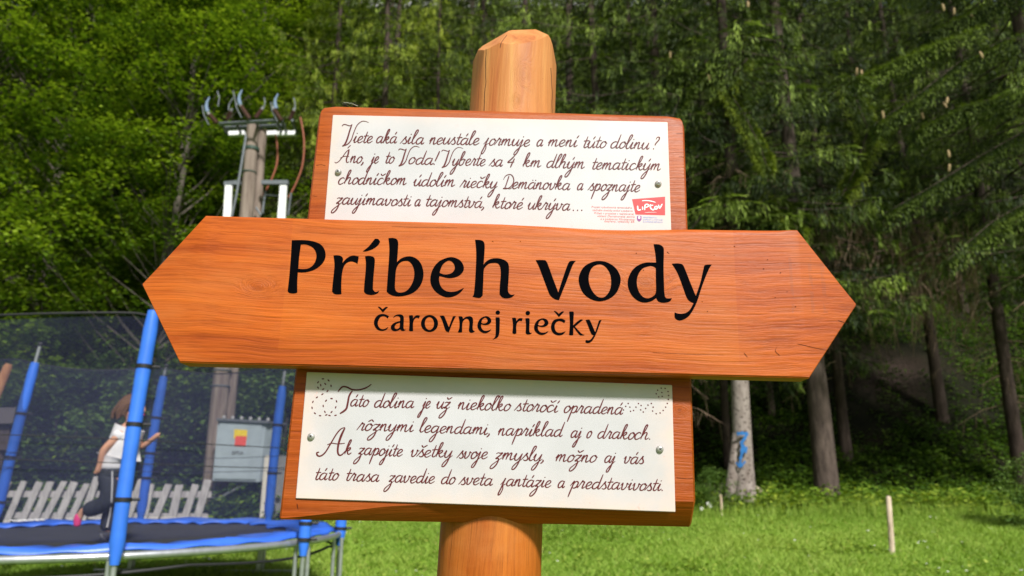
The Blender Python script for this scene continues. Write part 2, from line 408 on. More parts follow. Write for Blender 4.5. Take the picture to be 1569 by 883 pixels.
# white plates
mP, nt, nd, lk, b = M('white_lacquered_plate')
tc = nd.new('ShaderNodeTexCoord'); P = tc.outputs['Object']
n1 = noise(nd, lk, P, 14, 4); n2 = noise(nd, lk, mapping(nd, lk, P, (40, 40, 40), (3, 1, 2)), 1, 4)
r1 = ramp(nd, [(.35, (.78, .77, .74)), (.7, (.88, .87, .86))]); lk.new(n1.outputs[0], r1.inputs[0])
# red-brown stain bleeding in along the rims
def plate_mat(name, zlo, zhi, xlo, xhi):
    m, nt, nd, lk, b = M(name)
    tc = nd.new('ShaderNodeTexCoord'); P = tc.outputs['Object']; sx = nd.new('ShaderNodeSeparateXYZ'); lk.new(P, sx.inputs[0])
    n1 = noise(nd, lk, P, 12, 4); r1 = ramp(nd, [(.35, (.44, .435, .46)), (.7, (.49, .483, .515))]); lk.new(n1.outputs[0], r1.inputs[0])
    d = math_(nd, lk, 'MINIMUM', math_(nd, lk, 'MINIMUM', math_(nd, lk, 'SUBTRACT', sx.outputs[2], zlo), math_(nd, lk, 'MULTIPLY', math_(nd, lk, 'SUBTRACT', zhi, sx.outputs[2]), 2)),
              math_(nd, lk, 'MINIMUM', math_(nd, lk, 'SUBTRACT', sx.outputs[0], xlo), math_(nd, lk, 'SUBTRACT', xhi, sx.outputs[0])))
    k = math_(nd, lk, 'MULTIPLY', math_(nd, lk, 'EXPONENT', math_(nd, lk, 'MULTIPLY', d, -45)), .9)
    n2 = noise(nd, lk, P, 45, 4); k = math_(nd, lk, 'MULTIPLY', k, math_(nd, lk, 'MULTIPLY', n2.outputs[0], .75))
    c = mixc(nd, lk, k, r1.outputs[0], (.82, .52, .36))
    n3 = noise(nd, lk, mapping(nd, lk, P, (70, 70, 70), (5, 2, 1)), 1, 2); s = ramp(nd, [(.70, (0, 0, 0)), (.76, (1, 1, 1))]); lk.new(n3.outputs[0], s.inputs[0])
    c = mixc(nd, lk, math_(nd, lk, 'MULTIPLY', s.outputs[0], math_(nd, lk, 'MULTIPLY', k, 1.3)), c, (.75, .3, .25))
    lk.new(c, b.inputs['Base Color']); b.inputs['Roughness'].default_value = .45
    bump(nd, lk, n2.outputs[0], .15, .0005, b)
    return m
ZP = ZB + .003
def plate(corners, label):
    C = [S(px, py, ZP) for px, py in corners]
    mt = plate_mat('white_lacquered_plate', min(c.z for c in C), max(c.z for c in C), min(c.x for c in C), max(c.x for c in C))
    bm = bmesh.new(); boxc(bm, C, (0, .0028, 0), .0008)
    o = bm_obj('text_plate', bm, mt, sign, 40); o['label'] = label; return o
plU = plate([(510, 176), (1023, 187), (1029, 365), (496, 352)], 'white upper plate with four lines of brown handwriting and a red logo')
plL = plate([(470, 570), (1030, 590), (1035, 785), (453, 764)], 'white lower plate with four lines of brown handwriting and dotted swirls')

# ------------------------------------------------------------------ lettering, drawn stroke by stroke
INK = plain('red_brown_ink', (.095, .010, .011), .55, .3, 0, .15, 200)
BLACK = plain('black_lacquer_lettering', (.0025, .0025, .0035), .85, .0, 0, .1, 60)
def cr(pts, sub=5):
    """Catmull-Rom through points"""
    P = [Vector((p[0], p[1])) for p in pts]; n = len(P)
    if n < 3: return [P[0].lerp(P[-1], i / sub) for i in range(sub + 1)]
    out = []
    for i in range(n - 1):
        p0, p1, p2, p3 = P[max(i - 1, 0)], P[i], P[i + 1], P[min(i + 2, n - 1)]
        for k in range(sub):
            t = k / sub
            out.append(.5 * ((2 * p1) + (p2 - p0) * t + (2 * p0 - 5 * p1 + 4 * p2 - p3) * t * t + (3 * p1 - p0 - 3 * p2 + p3) * t ** 3))
    out.append(P[-1]); return out
class Ink:
    def __init__(s, z): s.v = []; s.f = []; s.z = z; s.k = 0
    def stroke(s, pts, w, w2=None, nib=.35):
        """ribbon in picture points; w width in picture points, thicker on downstrokes"""
        P = cr(pts, 5) if len(pts) > 2 else cr(pts, 3)
        n = len(P); s.k += 1; z = s.z + .00002 * (s.k % 12)
        base = len(s.v)
        for i, p in enumerate(P):
            d = P[min(i + 1, n - 1)] - P[max(i - 1, 0)]
            if d.length < 1e-6: d = Vector((1, 0))
            d.normalize(); u = i / (n - 1)
            ww = (w + ((w2 or w) - w) * u) * (1 + nib * (abs(d.y) * (1 if d.y > 0 else .2) - .35)) * (.55 + .45 * min(1, 6 * u, 6 * (1 - u)))
            q = Vector((-d.y, d.x)) * ww / 2
            for sg in (1, -1):
                a = p + q * sg; s.v.append(S(a.x, a.y, z))
        for i in range(n - 1): s.f.append((base + 2 * i, base + 2 * i + 1, base + 2 * i + 3, base + 2 * i + 2))
    def dot(s, x, y, rx, ry=None, ang=0):
        ry = ry or rx; s.k += 1; z = s.z + .00002 * (s.k % 12); base = len(s.v); n = 10
        for j in range(n):
            t = 2 * math.pi * j / n; a, b = rx * math.cos(t), ry * math.sin(t)
            s.v.append(S(x + a * math.cos(ang) - b * math.sin(ang), y + a * math.sin(ang) + b * math.cos(ang), z))
        s.f.append(tuple(range(base, base + n)))
    def build(s, name, mat, parent, label=None):
        me = bpy.data.meshes.new(name); me.from_pydata(s.v, [], s.f); me.update()
        o = link(name, me, mat, parent)
        if label: o['label'] = label
        return o
HOOK = [(.08, 0), (.12, 1.0), (.2, 1.9), (.34, 2.15), (.42, 1.95), (.28, 1.2), (-.02, .2)]
GL = {
 'a': (1.0, [[(.72, .86), (.5, 1.0), (.22, .85), (.06, .45), (.14, .06), (.36, .0), (.6, .3), (.76, .96)], [(.78, 1.0), (.70, .4), (.72, .05), (.86, .02), (1.02, .25)]]),
 'b': (.9, [[(-.05, .2), (.25, 1.1), (.44, 1.95), (.34, 2.15), (.18, 1.9), (.11, 1.0), (.1, .25), (.3, 0), (.58, .2), (.66, .7), (.5, 1.0), (.25, .75)], [(.6, .95), (.85, .8)]]),
 'c': (.78, [[(.68, .78), (.5, 1.0), (.2, .85), (.06, .4), (.18, .03), (.42, .0), (.78, .3)]]),
 'd': (1.0, [[(.74, .88), (.5, 1.0), (.22, .85), (.06, .45), (.14, .06), (.36, 0), (.6, .3), (.76, .98)], [(.84, 2.15), (.76, 1.1), (.70, .3), (.74, .04), (.88, .02), (1.02, .25)]]),
 'e': (.74, [[(0, .28), (.35, .45), (.6, .78), (.46, 1.0), (.2, .85), (.07, .4), (.2, .02), (.44, 0), (.76, .3)]]),
 'f': (.66, [[(.05, .1), (.3, .7), (.42, 1.12), (.33, .5), (.22, -.4), (.1, -1.15), (.16, -1.42), (.34, -1.2), (.45, -.5), (.36, .0), (.45, .12), (.68, .3)]]),
 'g': (.98, [[(.72, .86), (.5, 1.0), (.22, .85), (.06, .45), (.14, .1), (.36, .05), (.6, .35), (.76, .96)], [(.78, 1.0), (.7, .1), (.62, -.7), (.42, -1.3), (.2, -1.32), (.2, -.95), (.5, -.35), (1.0, .25)]]),
 'h': (.95, [HOOK[::-1], [(.09, .3), (.3, .85), (.5, 1.0), (.62, .8), (.56, .3), (.62, .02), (.78, .05), (.97, .25)]]),
 'i': (.5, [[(-.02, .25), (.22, 1.0), (.15, .4), (.18, .03), (.32, .02), (.52, .25)]]),
 'j': (.5, [[(-.02, .25), (.26, 1.0), (.2, .2), (.12, -.65), (-.05, -1.3), (-.27, -1.35), (-.24, -.95), (.08, -.35), (.52, .25)]]),
 'k': (.88, [HOOK[::-1], [(.1, .25), (.32, .82), (.52, 1.0), (.6, .8), (.42, .55), (.16, .48)], [(.3, .5), (.44, .12), (.62, 0), (.9, .25)]]),
 'l': (.5, [[(-.02, .22), (.26, 1.2), (.44, 1.95), (.34, 2.15), (.19, 1.9), (.1, 1.0), (.08, .3), (.18, .02), (.32, .02), (.52, .25)]]),
 'm': (1.22, [[(-.04, .45), (.17, 1.0), (.11, .5), (.08, 0)], [(.1, .3), (.33, .93), (.48, .95), (.47, .5), (.43, 0)], [(.45, .3), (.7, .93), (.86, .95), (.84, .45), (.88, .04), (1.02, .03), (1.24, .28)]]),
 'n': (.86, [[(-.04, .45), (.17, 1.0), (.11, .5), (.08, 0)], [(.1, .3), (.33, .93), (.5, .95), (.49, .45), (.53, .04), (.67, .03), (.88, .28)]]),
 'o': (.74, [[(.48, 1.0), (.22, .88), (.06, .45), (.14, .04), (.36, 0), (.6, .3), (.64, .75), (.48, 1.0), (.5, .84), (.78, .72)]]),
 'p': (.9, [[(-.06, .3), (.26, 1.05), (.2, .3), (.12, -.6), (.06, -1.35)], [(.18, .35), (.4, .92), (.62, .98), (.74, .72), (.64, .2), (.42, 0), (.18, .1)], [(.5, .02), (.9, .3)]]),
 'r': (.72, [[(-.08, .0), (.12, .6), (.3, 1.15), (.3, .96), (.52, .93), (.47, .5), (.43, .1), (.53, 0), (.74, .25)]]),
 's': (.66, [[(-.12, .0), (.12, .5), (.38, 1.12), (.36, .8), (.56, .4), (.54, .08), (.32, -.02), (.14, .12)], [(.45, .0), (.68, .25)]]),
 't': (.54, [[(.28, 1.72), (.22, .8), (.17, .2), (.27, .0), (.4, .02), (.56, .25)], [(-.04, 1.0), (.28, 1.06), (.6, 1.08)]]),
 'u': (.9, [[(-.06, .45), (.14, 1.0), (.09, .35), (.18, .02), (.4, .05), (.6, .5), (.72, 1.0)], [(.74, 1.0), (.66, .4), (.7, .03), (.82, .02), (.94, .25)]]),
 'v': (.82, [[(-.04, .6), (.13, 1.0), (.15, .3), (.23, .02), (.42, .06), (.62, .5), (.6, .96), (.7, .84), (.86, .85)]]),
 'y': (.9, [[(-.06, .45), (.14, 1.0), (.09, .35), (.18, .02), (.4, .05), (.6, .5), (.72, 1.0)], [(.76, 1.0), (.66, .1), (.56, -.7), (.36, -1.3), (.14, -1.35), (.15, -.95), (.45, -.35), (.94, .3)]]),
 'z': (.76, [[(.02, .82), (.2, .98), (.42, .92), (.66, .98), (.4, .5), (.12, .1), (.38, .14), (.44, -.2), (.34, -.85), (.08, -1.32), (-.16, -1.35), (-.14, -.95), (.22, -.4), (.78, .3)]]),
 '4': (1.0, [[(.78, 1.75), (.4, 1.15), (.02, .62), (.5, .66), (.96, .7)], [(.84, 1.25), (.72, .6), (.62, -.15)]]),
 '?': (.8, [[(.05, 1.5), (.2, 1.85), (.55, 1.85), (.66, 1.5), (.4, 1.1), (.22, .8), (.22, .55)]]),
 '!': (.5, [[(.3, 2.1), (.22, 1.3), (.12, .5)]]),
 ',': (.4, [[(.12, .15), (.2, .0), (.14, -.2), (.0, -.42)]]),
 '.': (.35, []), ' ': (.5, []),
}
ACC = {'á': ('a', 'ac'), 'é': ('e', 'ac'), 'í': ('i', 'ac'), 'ú': ('u', 'ac'), 'ý': ('y', 'ac'), 'č': ('c', 'ca'), 'š': ('s', 'ca'), 'ž': ('z', 'ca'),
       'ä': ('a', 'di'), 'ô': ('o', 'ci'), 'ľ': ('l', 'tick')}
SL = .30
def word(ink, txt, x0, y0, x1, y1, xh=9.9, wd=1.7):
    adv = []
    for ch in txt: adv.append(GL[ACC[ch][0] if ch in ACC else ch][0])
    total = sum(adv); last = txt[-1]
    kx = (x1 - x0 - 1.6) / max(.3, total)
    cur = 0; slope = (y1 - y0) / max(1e-6, x1 - x0)
    slope = .0225 if abs(x1 - x0) < 25 else slope
    for ch, a in zip(txt, adv):
        b_, acc = ACC.get(ch, (ch, None))
        jx, jy = rnd.uniform(-.02, .02), rnd.uniform(-.03, .03)
        def T(p):
            x = x0 + (cur + p[0] + jx) * kx + SL * (p[1]) * xh - SL * xh * .30
            return (x, y0 + slope * (x - x0) - (p[1] + jy) * xh)
        for st in GL[b_][1]: ink.stroke([T(p) for p in st], wd)
        mid = {'a': .45, 'e': .4, 'i': .2, 'u': .45, 'y': .45, 'c': .4, 's': .35, 'z': .35, 'o': .4, 'l': .5, 'j': .22}.get(b_, .4)
        if ch in 'ij': q = T((mid + .02, 1.42)); ink.dot(q[0], q[1], 1.0, .75, -.5)
        if ch in '.!?': q = T((.12, .05)); ink.dot(q[0], q[1], 1.05)
        if acc == 'ac': ink.stroke([T((mid + .0, 1.3)), T((mid + .17, 1.75))], wd * 1.1)
        if acc == 'ca': ink.stroke([T((mid - .25, 1.68)), T((mid, 1.35))], wd); ink.stroke([T((mid, 1.35)), T((mid + .38, 1.72))], wd)
        if acc == 'ci': ink.stroke([T((mid - .25, 1.3)), T((mid + .05, 1.62))], wd); ink.stroke([T((mid + .05, 1.62)), T((mid + .3, 1.3))], wd)
        if acc == 'di':
            for d in (-.1, .25): q = T((mid + d, 1.35)); ink.dot(q[0], q[1], .9)
        if acc == 'tick': ink.stroke([T((.55, 2.2)), T((.5, 1.9))], wd * .9)
        cur += a
inkU = Ink(ZP + .0002)
def conv(ox, oy, s): return lambda L: [(ox + x / s, oy + y / s) for x, y in L]
def capV(ink, x, y, k):
    """tall flourished V: x,y = baseline left, k = size"""
    T = lambda L: [(x + a * k, y - b * k) for a, b in L]
    ink.stroke(T([(0, 2.55), (.25, 2.8), (.6, 2.78), (1.2, 2.6), (1.45, 2.78)]), 1.6, 1.2)
    ink.stroke(T([(1.55, 2.85), (1.2, 1.9), (.86, .75), (.46, -.2), (.05, -.52)]), 1.8, 2.6, .2)
    ink.stroke(T([(.12, -.5), (.86, -.2), (1.44, .5), (1.8, 1.55), (2.36, 2.75), (3.2, 3.33), (4.1, 3.12)]), 2.0, 1.0)
U = [('iete', 541.5, 218.2, 572.5, 219), ('aká', 576.7, 218.8, 610, 219.6), ('sila', 615.5, 220, 651.3, 220.6), ('neustále', 658, 220.7, 735.8, 221.8),
     ('formuje', 741, 222.2, 813.2, 224), ('a', 822.4, 224, 833.9, 224.2), ('mení', 840.2, 224, 886.3, 224.8), ('túto', 893, 226.2, 930.5, 226.8),
     ('dolinu', 935.6, 227, 996.4, 228.6),
     ('no,', 537, 249.4, 561, 250), ('je', 569, 250, 581.6, 250.3), ('to', 590, 250, 605.5, 250.6), ('oda!', 626, 251.2, 673, 252.4),
     ('yberte', 693, 253.2, 745, 254), ('sa', 751, 254.6, 772, 255), ('4', 777, 255, 789, 255.2), ('km', 801.6, 255.4, 831, 256), ('dlhým', 837.5, 256.3, 897.8, 258.6), ('tematickým', 906.6, 259, 1014.2, 261),
     ('chodníčkom', 518, 282, 624.3, 283.3), ('údolím', 634, 284.6, 698.5, 286), ('riečky', 706, 286.8, 763.3, 288.6), ('emänovka', 785, 289, 875.4, 291), ('a', 884.6, 290.8, 895.5, 291), ('spoznajte', 902.5, 291.8, 982, 293.8),
     ('zaujímavosti', 514.8, 312.6, 631.8, 315.8), ('a', 635.4, 315.6, 646, 315.9), ('tajomstvá,', 652, 315.6, 746, 318.9), ('ktoré', 755, 319, 802.3, 320.2), ('ukrýva', 809, 320.6, 875.4, 322.2)]
for t in U: word(inkU, *t)
word(inkU, '?', 1001, 229, 1009, 229.2)
for x in (878.5, 885, 891.4): inkU.dot(x, 322.4, 1.1)
capV(inkU, 524, 219, 10); capV(inkU, 610.5, 250.5, 7.9); capV(inkU, 676.5, 253, 8.1)
c = conv(505, 180, 8.717)
inkU.stroke(c([(68, 595), (85, 608), (120, 590), (160, 545), (215, 470), (262, 425)]), 1.2, 1.5)
inkU.stroke(c([(262, 425), (245, 500), (225, 560), (232, 602), (262, 590)]), 2.2, 1.3)
inkU.stroke(c([(140, 545), (200, 520), (262, 522)]), 1.2); inkU.stroke(c([(240, 412), (282, 370)]), 1.5)
c = conv(675, 255, 8.717)
inkU.stroke(c([(840, 178), (870, 128), (925, 108), (965, 135), (978, 200), (945, 265), (890, 298), (832, 300)]), 1.4)
inkU.stroke(c([(915, 125), (895, 190), (862, 280), (835, 300)]), 1.6, 1.2); inkU.stroke(c([(835, 292), (880, 290), (925, 300), (958, 280)]), 1.2)
inkU.build('handwriting', INK, plU)
inkL = Ink(ZP + .0002)
L_ = [('áto', 537, 622.5, 566, 623.4), ('dolina', 573.5, 624, 636.5, 625), ('je', 647.5, 625.4, 660.8, 625.6), ('už', 668.8, 625.9, 691, 626.4), ('niekoľko', 702, 627.2, 783.6, 629.6), ('storočí', 790.5, 629.6, 857, 631.8), ('opradená', 864, 632, 956.5, 634.8),
      ('rôznymi', 548.5, 659.2, 635.5, 661.8), ('legendami,', 643, 662.2, 755, 666), ('napríklad', 763.5, 667, 863.8, 668.8), ('aj', 874.8, 670.2, 892.5, 670.6), ('o', 899, 670.8, 908, 671), ('drakoch.', 915.4, 671.6, 1000.5, 673.8),
      ('k', 528, 696.3, 540, 696.5), ('zapojíte', 549, 696.6, 618.5, 699.4), ('všetky', 629, 699.6, 694.5, 700.8), ('svoje', 702, 701.8, 748.6, 703), ('zmysly,', 758.5, 704, 838, 706.4), ('možno', 851.5, 707, 915.5, 708.2), ('aj', 926, 709, 944.5, 709.6), ('vás', 955.5, 710, 988.5, 711),
      ('táto', 482.5, 735, 520, 735.8), ('trasa', 529.5, 736.4, 583, 738), ('zavedie', 595.5, 738.8, 667.5, 740.6), ('do', 675.6, 741.3, 699, 741.8), ('sveta', 705, 742.2, 756.8, 743.8), ('fantázie', 767, 744.4, 846, 746.8), ('a', 854.5, 747, 867, 747.3), ('predstavivosti.', 874.5, 747.8, 1020, 752.2)]
for t in L_: word(inkL, *t, xh=10.4, wd=1.8)
c = conv(470, 570, 7.845)
inkL.stroke(c([(375, 238), (425, 182), (480, 182), (545, 212), (630, 215), (715, 190), (778, 148)]), 2.6, 2.2, .1)
inkL.stroke(c([(548, 228), (510, 290), (492, 380), (470, 450), (398, 502)]), 2.6, 3.0, .1)
for p, q in (((195, 84), 0), ((262, 103), .8), ((292, 168), 1.5), ((250, 230), -.8), ((188, 268), -.6), ((122, 306), -.6), ((74, 360), -1.1), ((64, 432), 1.4), ((98, 497), .7), ((160, 526), .1),
             ((235, 517), -.4), ((298, 482), -.8), ((348, 425), -1.2), ((358, 353), 1.2), ((298, 320), .1), ((232, 345), -.8), ((198, 410), 1.5), ((218, 480), 1.1), ((273, 524), .3), ((346, 522), -.2),
             ((136, 125), -.9), ((168, 160), 1.4), ((136, 190), 1), ((198, 208), -.6), ((222, 145), .9)):
    x, y = c([p])[0]; inkL.dot(x, y, 2.1, 1.0, q)
c = conv(840, 580, 7.845)
for p in ((905, 378), (932, 335), (962, 300), (982, 345), (990, 395), (1026, 385), (1055, 345), (1085, 302), (1117, 325), (1112, 378), (1143, 403), (1172, 360), (1200, 320), (1240, 300), (1262, 345), (1255, 392), (1298, 424), (1345, 415), (1382, 385), (1412, 345), (1432, 300),
          (1444, 252), (1448, 205), (1440, 158), (1405, 120), (1358, 117), (1315, 142), (1298, 185), (1328, 222), (1370, 215), (1366, 170)):
    x, y = c([p])[0]; inkL.dot(x, y, 1.25, 1.0, .7)
c = conv(470, 665, 7.845)
inkL.stroke(c([(150, 218), (122, 228), (128, 258), (165, 266), (220, 225), (280, 130), (355, 5), (412, -60), (462, -78)]), 2.6, 1.8, .1)
inkL.stroke(c([(458, -70), (415, 20), (382, 120), (372, 210), (390, 255), (425, 248), (462, 205)]), 3.6, 1.8, .1)
inkL.stroke(c([(245, 132), (300, 112), (370, 120), (460, 112)]), 1.5)
inkL.build('handwriting', INK, plL)

# small print and logos on the upper plate
def text_mesh(name, txt, px, py, size_px, mat, parent, z, slant=0, align='LEFT', wpx=None):
    cu = bpy.data.curves.new('t', 'FONT'); cu.body = txt; cu.size = 1; cu.align_x = align; cu.shear = slant; cu.resolution_u = 2
    o = bpy.data.objects.new('t', cu); COL.objects.link(o)
    dg = bpy.context.evaluated_depsgraph_get(); me = bpy.data.meshes.new_from_object(o.evaluated_get(dg)); bpy.data.objects.remove(o); bpy.data.curves.remove(cu)
    xs = [v.co.x for v in me.vertices]; k = size_px; kx = k if not wpx else wpx / max(1e-6, (max(xs) - min(xs)))
    for v in me.vertices:
        x, y = px + v.co.x * kx, py - v.co.y * k
        v.co = S(x, y + .022 * (x - px), z)
    me.name = name; me.materials.clear(); return link(name, me, mat, parent)
RED = plain('logo_red', (.72, .035, .04), .45, .4, 0, .04); WHT = plain('print_white', (.85, .85, .85), .5, .4, 0, .02)
PALE_RED = plain('faded_red_print', (.62, .16, .15), .6, .3, 0, .1); PALE_BLUE = plain('faded_blue_print', (.28, .33, .62), .6, .3, 0, .1)
def flat(name, polys, mat, parent, z, label=None):
    bm = bmesh.new()
    for L in polys: bm.faces.new([bm.verts.new(S(x, y, z)) for x, y in L])
    bmesh.ops.triangulate(bm, faces=bm.faces[:]); o = bm_obj(name, bm, mat, parent)
    if label: o['label'] = label
    return o
c = conv(900, 295, 9.806)
lg = flat('logo_panel', [c([(672, 102), (1168, 64), (1168, 342), (724, 330)])], RED, plU, ZP + .0003)
li = Ink(ZP + .0006)
for L, wd in (([(755, 200), (762, 262), (808, 258)], 2.6), ([(828, 212), (832, 262)], 2.4), ([(862, 268), (868, 190), (905, 180), (918, 205), (875, 228)], 2.5),
              ([(945, 178), (950, 235), (985, 262), (1008, 245)], 2.6), ([(925, 200), (990, 192)], 2.3), ([(1030, 205), (1012, 225), (1022, 250), (1045, 245), (1048, 215), (1030, 205)], 2.3),
              ([(1068, 185), (1085, 238), (1125, 172)], 2.5), ([(820, 128), (880, 122), (960, 132), (1025, 150)], 1.8), ([(860, 300), (1040, 298)], .7)):
    li.stroke(c(L), wd * .74, None, .1)
li.build('logo_lettering', WHT, plU)
for i, (t, x, y, wpx) in enumerate((('Projekt vybudovania tematického', 906, 318.5, 62), ('náučného chodníka vznikol s podporou', 907.5, 323.3, 62), ('Príbeh v projekte v realizovanej', 910, 328, 61), ('oblasti Demänovská dolina', 915, 332.4, 57),
                          ('a s podporou Ministerstva', 920, 336.8, 52), ('dopravy, výstavby SR', 925.5, 340.4, 46))):
    text_mesh('small_print', t, x, y, 4.2, PALE_RED, plU, ZP + .0003, .2, wpx=wpx)
for t, x, y, wpx in (('MINISTERSTVO', 985, 334.2, 21), ('DOPRAVY A VÝSTAVBY', 985, 337.6, 31), ('SLOVENSKEJ REPUBLIKY', 985, 341, 31)):
    text_mesh('small_print', t, x, y, 3.0, PALE_BLUE, plU, ZP + .0003, 0, wpx=wpx)
flat('coat_of_arms', [[(976.2, 331), (982.8, 331), (983, 336), (981.5, 338.5), (979.5, 339.6), (977.4, 338.5), (976, 336)]], plain('crest_purple', (.25, .07, .25), .5, .3), plU, ZP + .0003)
flat('coat_of_arms', [[(978.2, 331.8), (980.9, 331.8), (980.9, 335), (979.5, 335.9), (978.2, 335)]], WHT, plU, ZP + .0005)

# screws
STEEL = plain('dull_steel', (.40, .39, .37), .4, .5, .35, .25, 120)
SOCK = plain('dark_socket', (.05, .05, .05), .6)
for px, py, pl in ((518.5, 264, plU), (1008.5, 282, plU), (477, 669, plL), (1011, 688.5, plL)):
    C = S(px, py, ZP); bm = bmesh.new()
    prof = [(.0052, 0), (.0052, .0012), (.0046, .0028), (.0032, .0040), (.0014, .0043), (.0012, .0030)]
    rg = [[bm.verts.new((C.x + r * math.cos(t), C.y - h, C.z + r * math.sin(t))) for t in [2 * math.pi * j / 18 for j in range(18)]] for r, h in prof]
    for a, b2 in zip(rg, rg[1:]):
        for j in range(18): bm.faces.new((a[j], a[(j + 1) % 18], b2[(j + 1) % 18], b2[j]))
    bm.faces.new(rg[-1]); s = bm_obj('screw', bm, STEEL, pl, 50)
    # cross slot is a sunken dark mark on the head: kept inside the same part by a thin insert
    bm2 = bmesh.new()
    for k in (0, 1):
        a = .6 + k * math.pi / 2; d = Vector((math.cos(a), 0, math.sin(a))); e = Vector((-d.z, 0, d.x)) * .0005
        c0 = Vector((C.x, C.y - .00435, C.z))
        boxc(bm2, [c0 - d * .0024 - e, c0 + d * .0024 - e, c0 + d * .0024 + e, c0 - d * .0024 + e], (0, .001, 0))
    mm = bpy.data.meshes.new('slot'); bm2.to_mesh(mm); bm2.free()
    bmj = bmesh.new(); bmj.from_mesh(s.data); nf = len(bmj.faces); bmj.from_mesh(mm)
    bmj.faces.ensure_lookup_table()
    for f_ in bmj.faces[nf:]: f_.material_index = 1
    bmj.to_mesh(s.data); bmj.free(); s.data.materials.append(SOCK); bpy.data.meshes.remove(mm)

# big black letters: outlines (corner points carry a third value)
def outline(pts, sub=6):
    n = len(pts); isc = [len(p) > 2 for p in pts]; P = [Vector((p[0], p[1])) for p in pts]; out = []
    for i in range(n):
        p1, p2 = P[i], P[(i + 1) % n]
        p0 = P[(i - 1) % n] if not isc[i] else p1 - (p2 - p1) * .35
        p3 = P[(i + 2) % n] if not isc[(i + 1) % n] else p2 + (p2 - p1) * .35
        for k in range(sub):
            t = k / sub
            out.append(.5 * ((2 * p1) + (p2 - p0) * t + (2 * p0 - 5 * p1 + 4 * p2 - p3) * t * t + (3 * p1 - p0 - 3 * p2 + p3) * t ** 3))
    return out
def ell(cx, cy, rx, ry, n=12): return [(cx + rx * math.cos(2 * math.pi * i / n), cy + ry * math.sin(2 * math.pi * i / n)) for i in range(n)]
A_ = (430, 355, 8.025); B_ = (580, 355, 8.025); C_ = (710, 355, 7.358); D_ = (870, 365, 6.539); E_ = (565, 460, 8.717); F_ = (740, 460, 8.258)
e_out = [(875, 315), (950, 325), (1010, 360), (1045, 420), (1045, 480), (1000, 535), (930, 565), (850, 570), (750, 545, 1), (745, 600), (765, 670), (810, 720), (870, 740), (950, 735), (1000, 715), (1053, 690, 1), (1010, 745), (940, 790), (860, 808), (780, 790), (700, 735), (650, 660), (637, 580), (655, 490), (700, 410), (770, 350)]
e_in = [(855, 358), (900, 368), (932, 410), (935, 460), (905, 505), (850, 525), (800, 525), (752, 508, 1), (765, 460), (795, 400)]
def refit(L, bx, cv, keep=None):
    x0, x1, y0, y1 = 637, 1053, 315, 808; X0, X1, Y0, Y1 = bx
    return [((X0 + (p[0] - x0) / (x1 - x0) * (X1 - X0)), (Y0 + (p[1] - y0) / (y1 - y0) * (Y1 - Y0)), *p[2:]) for p in L]
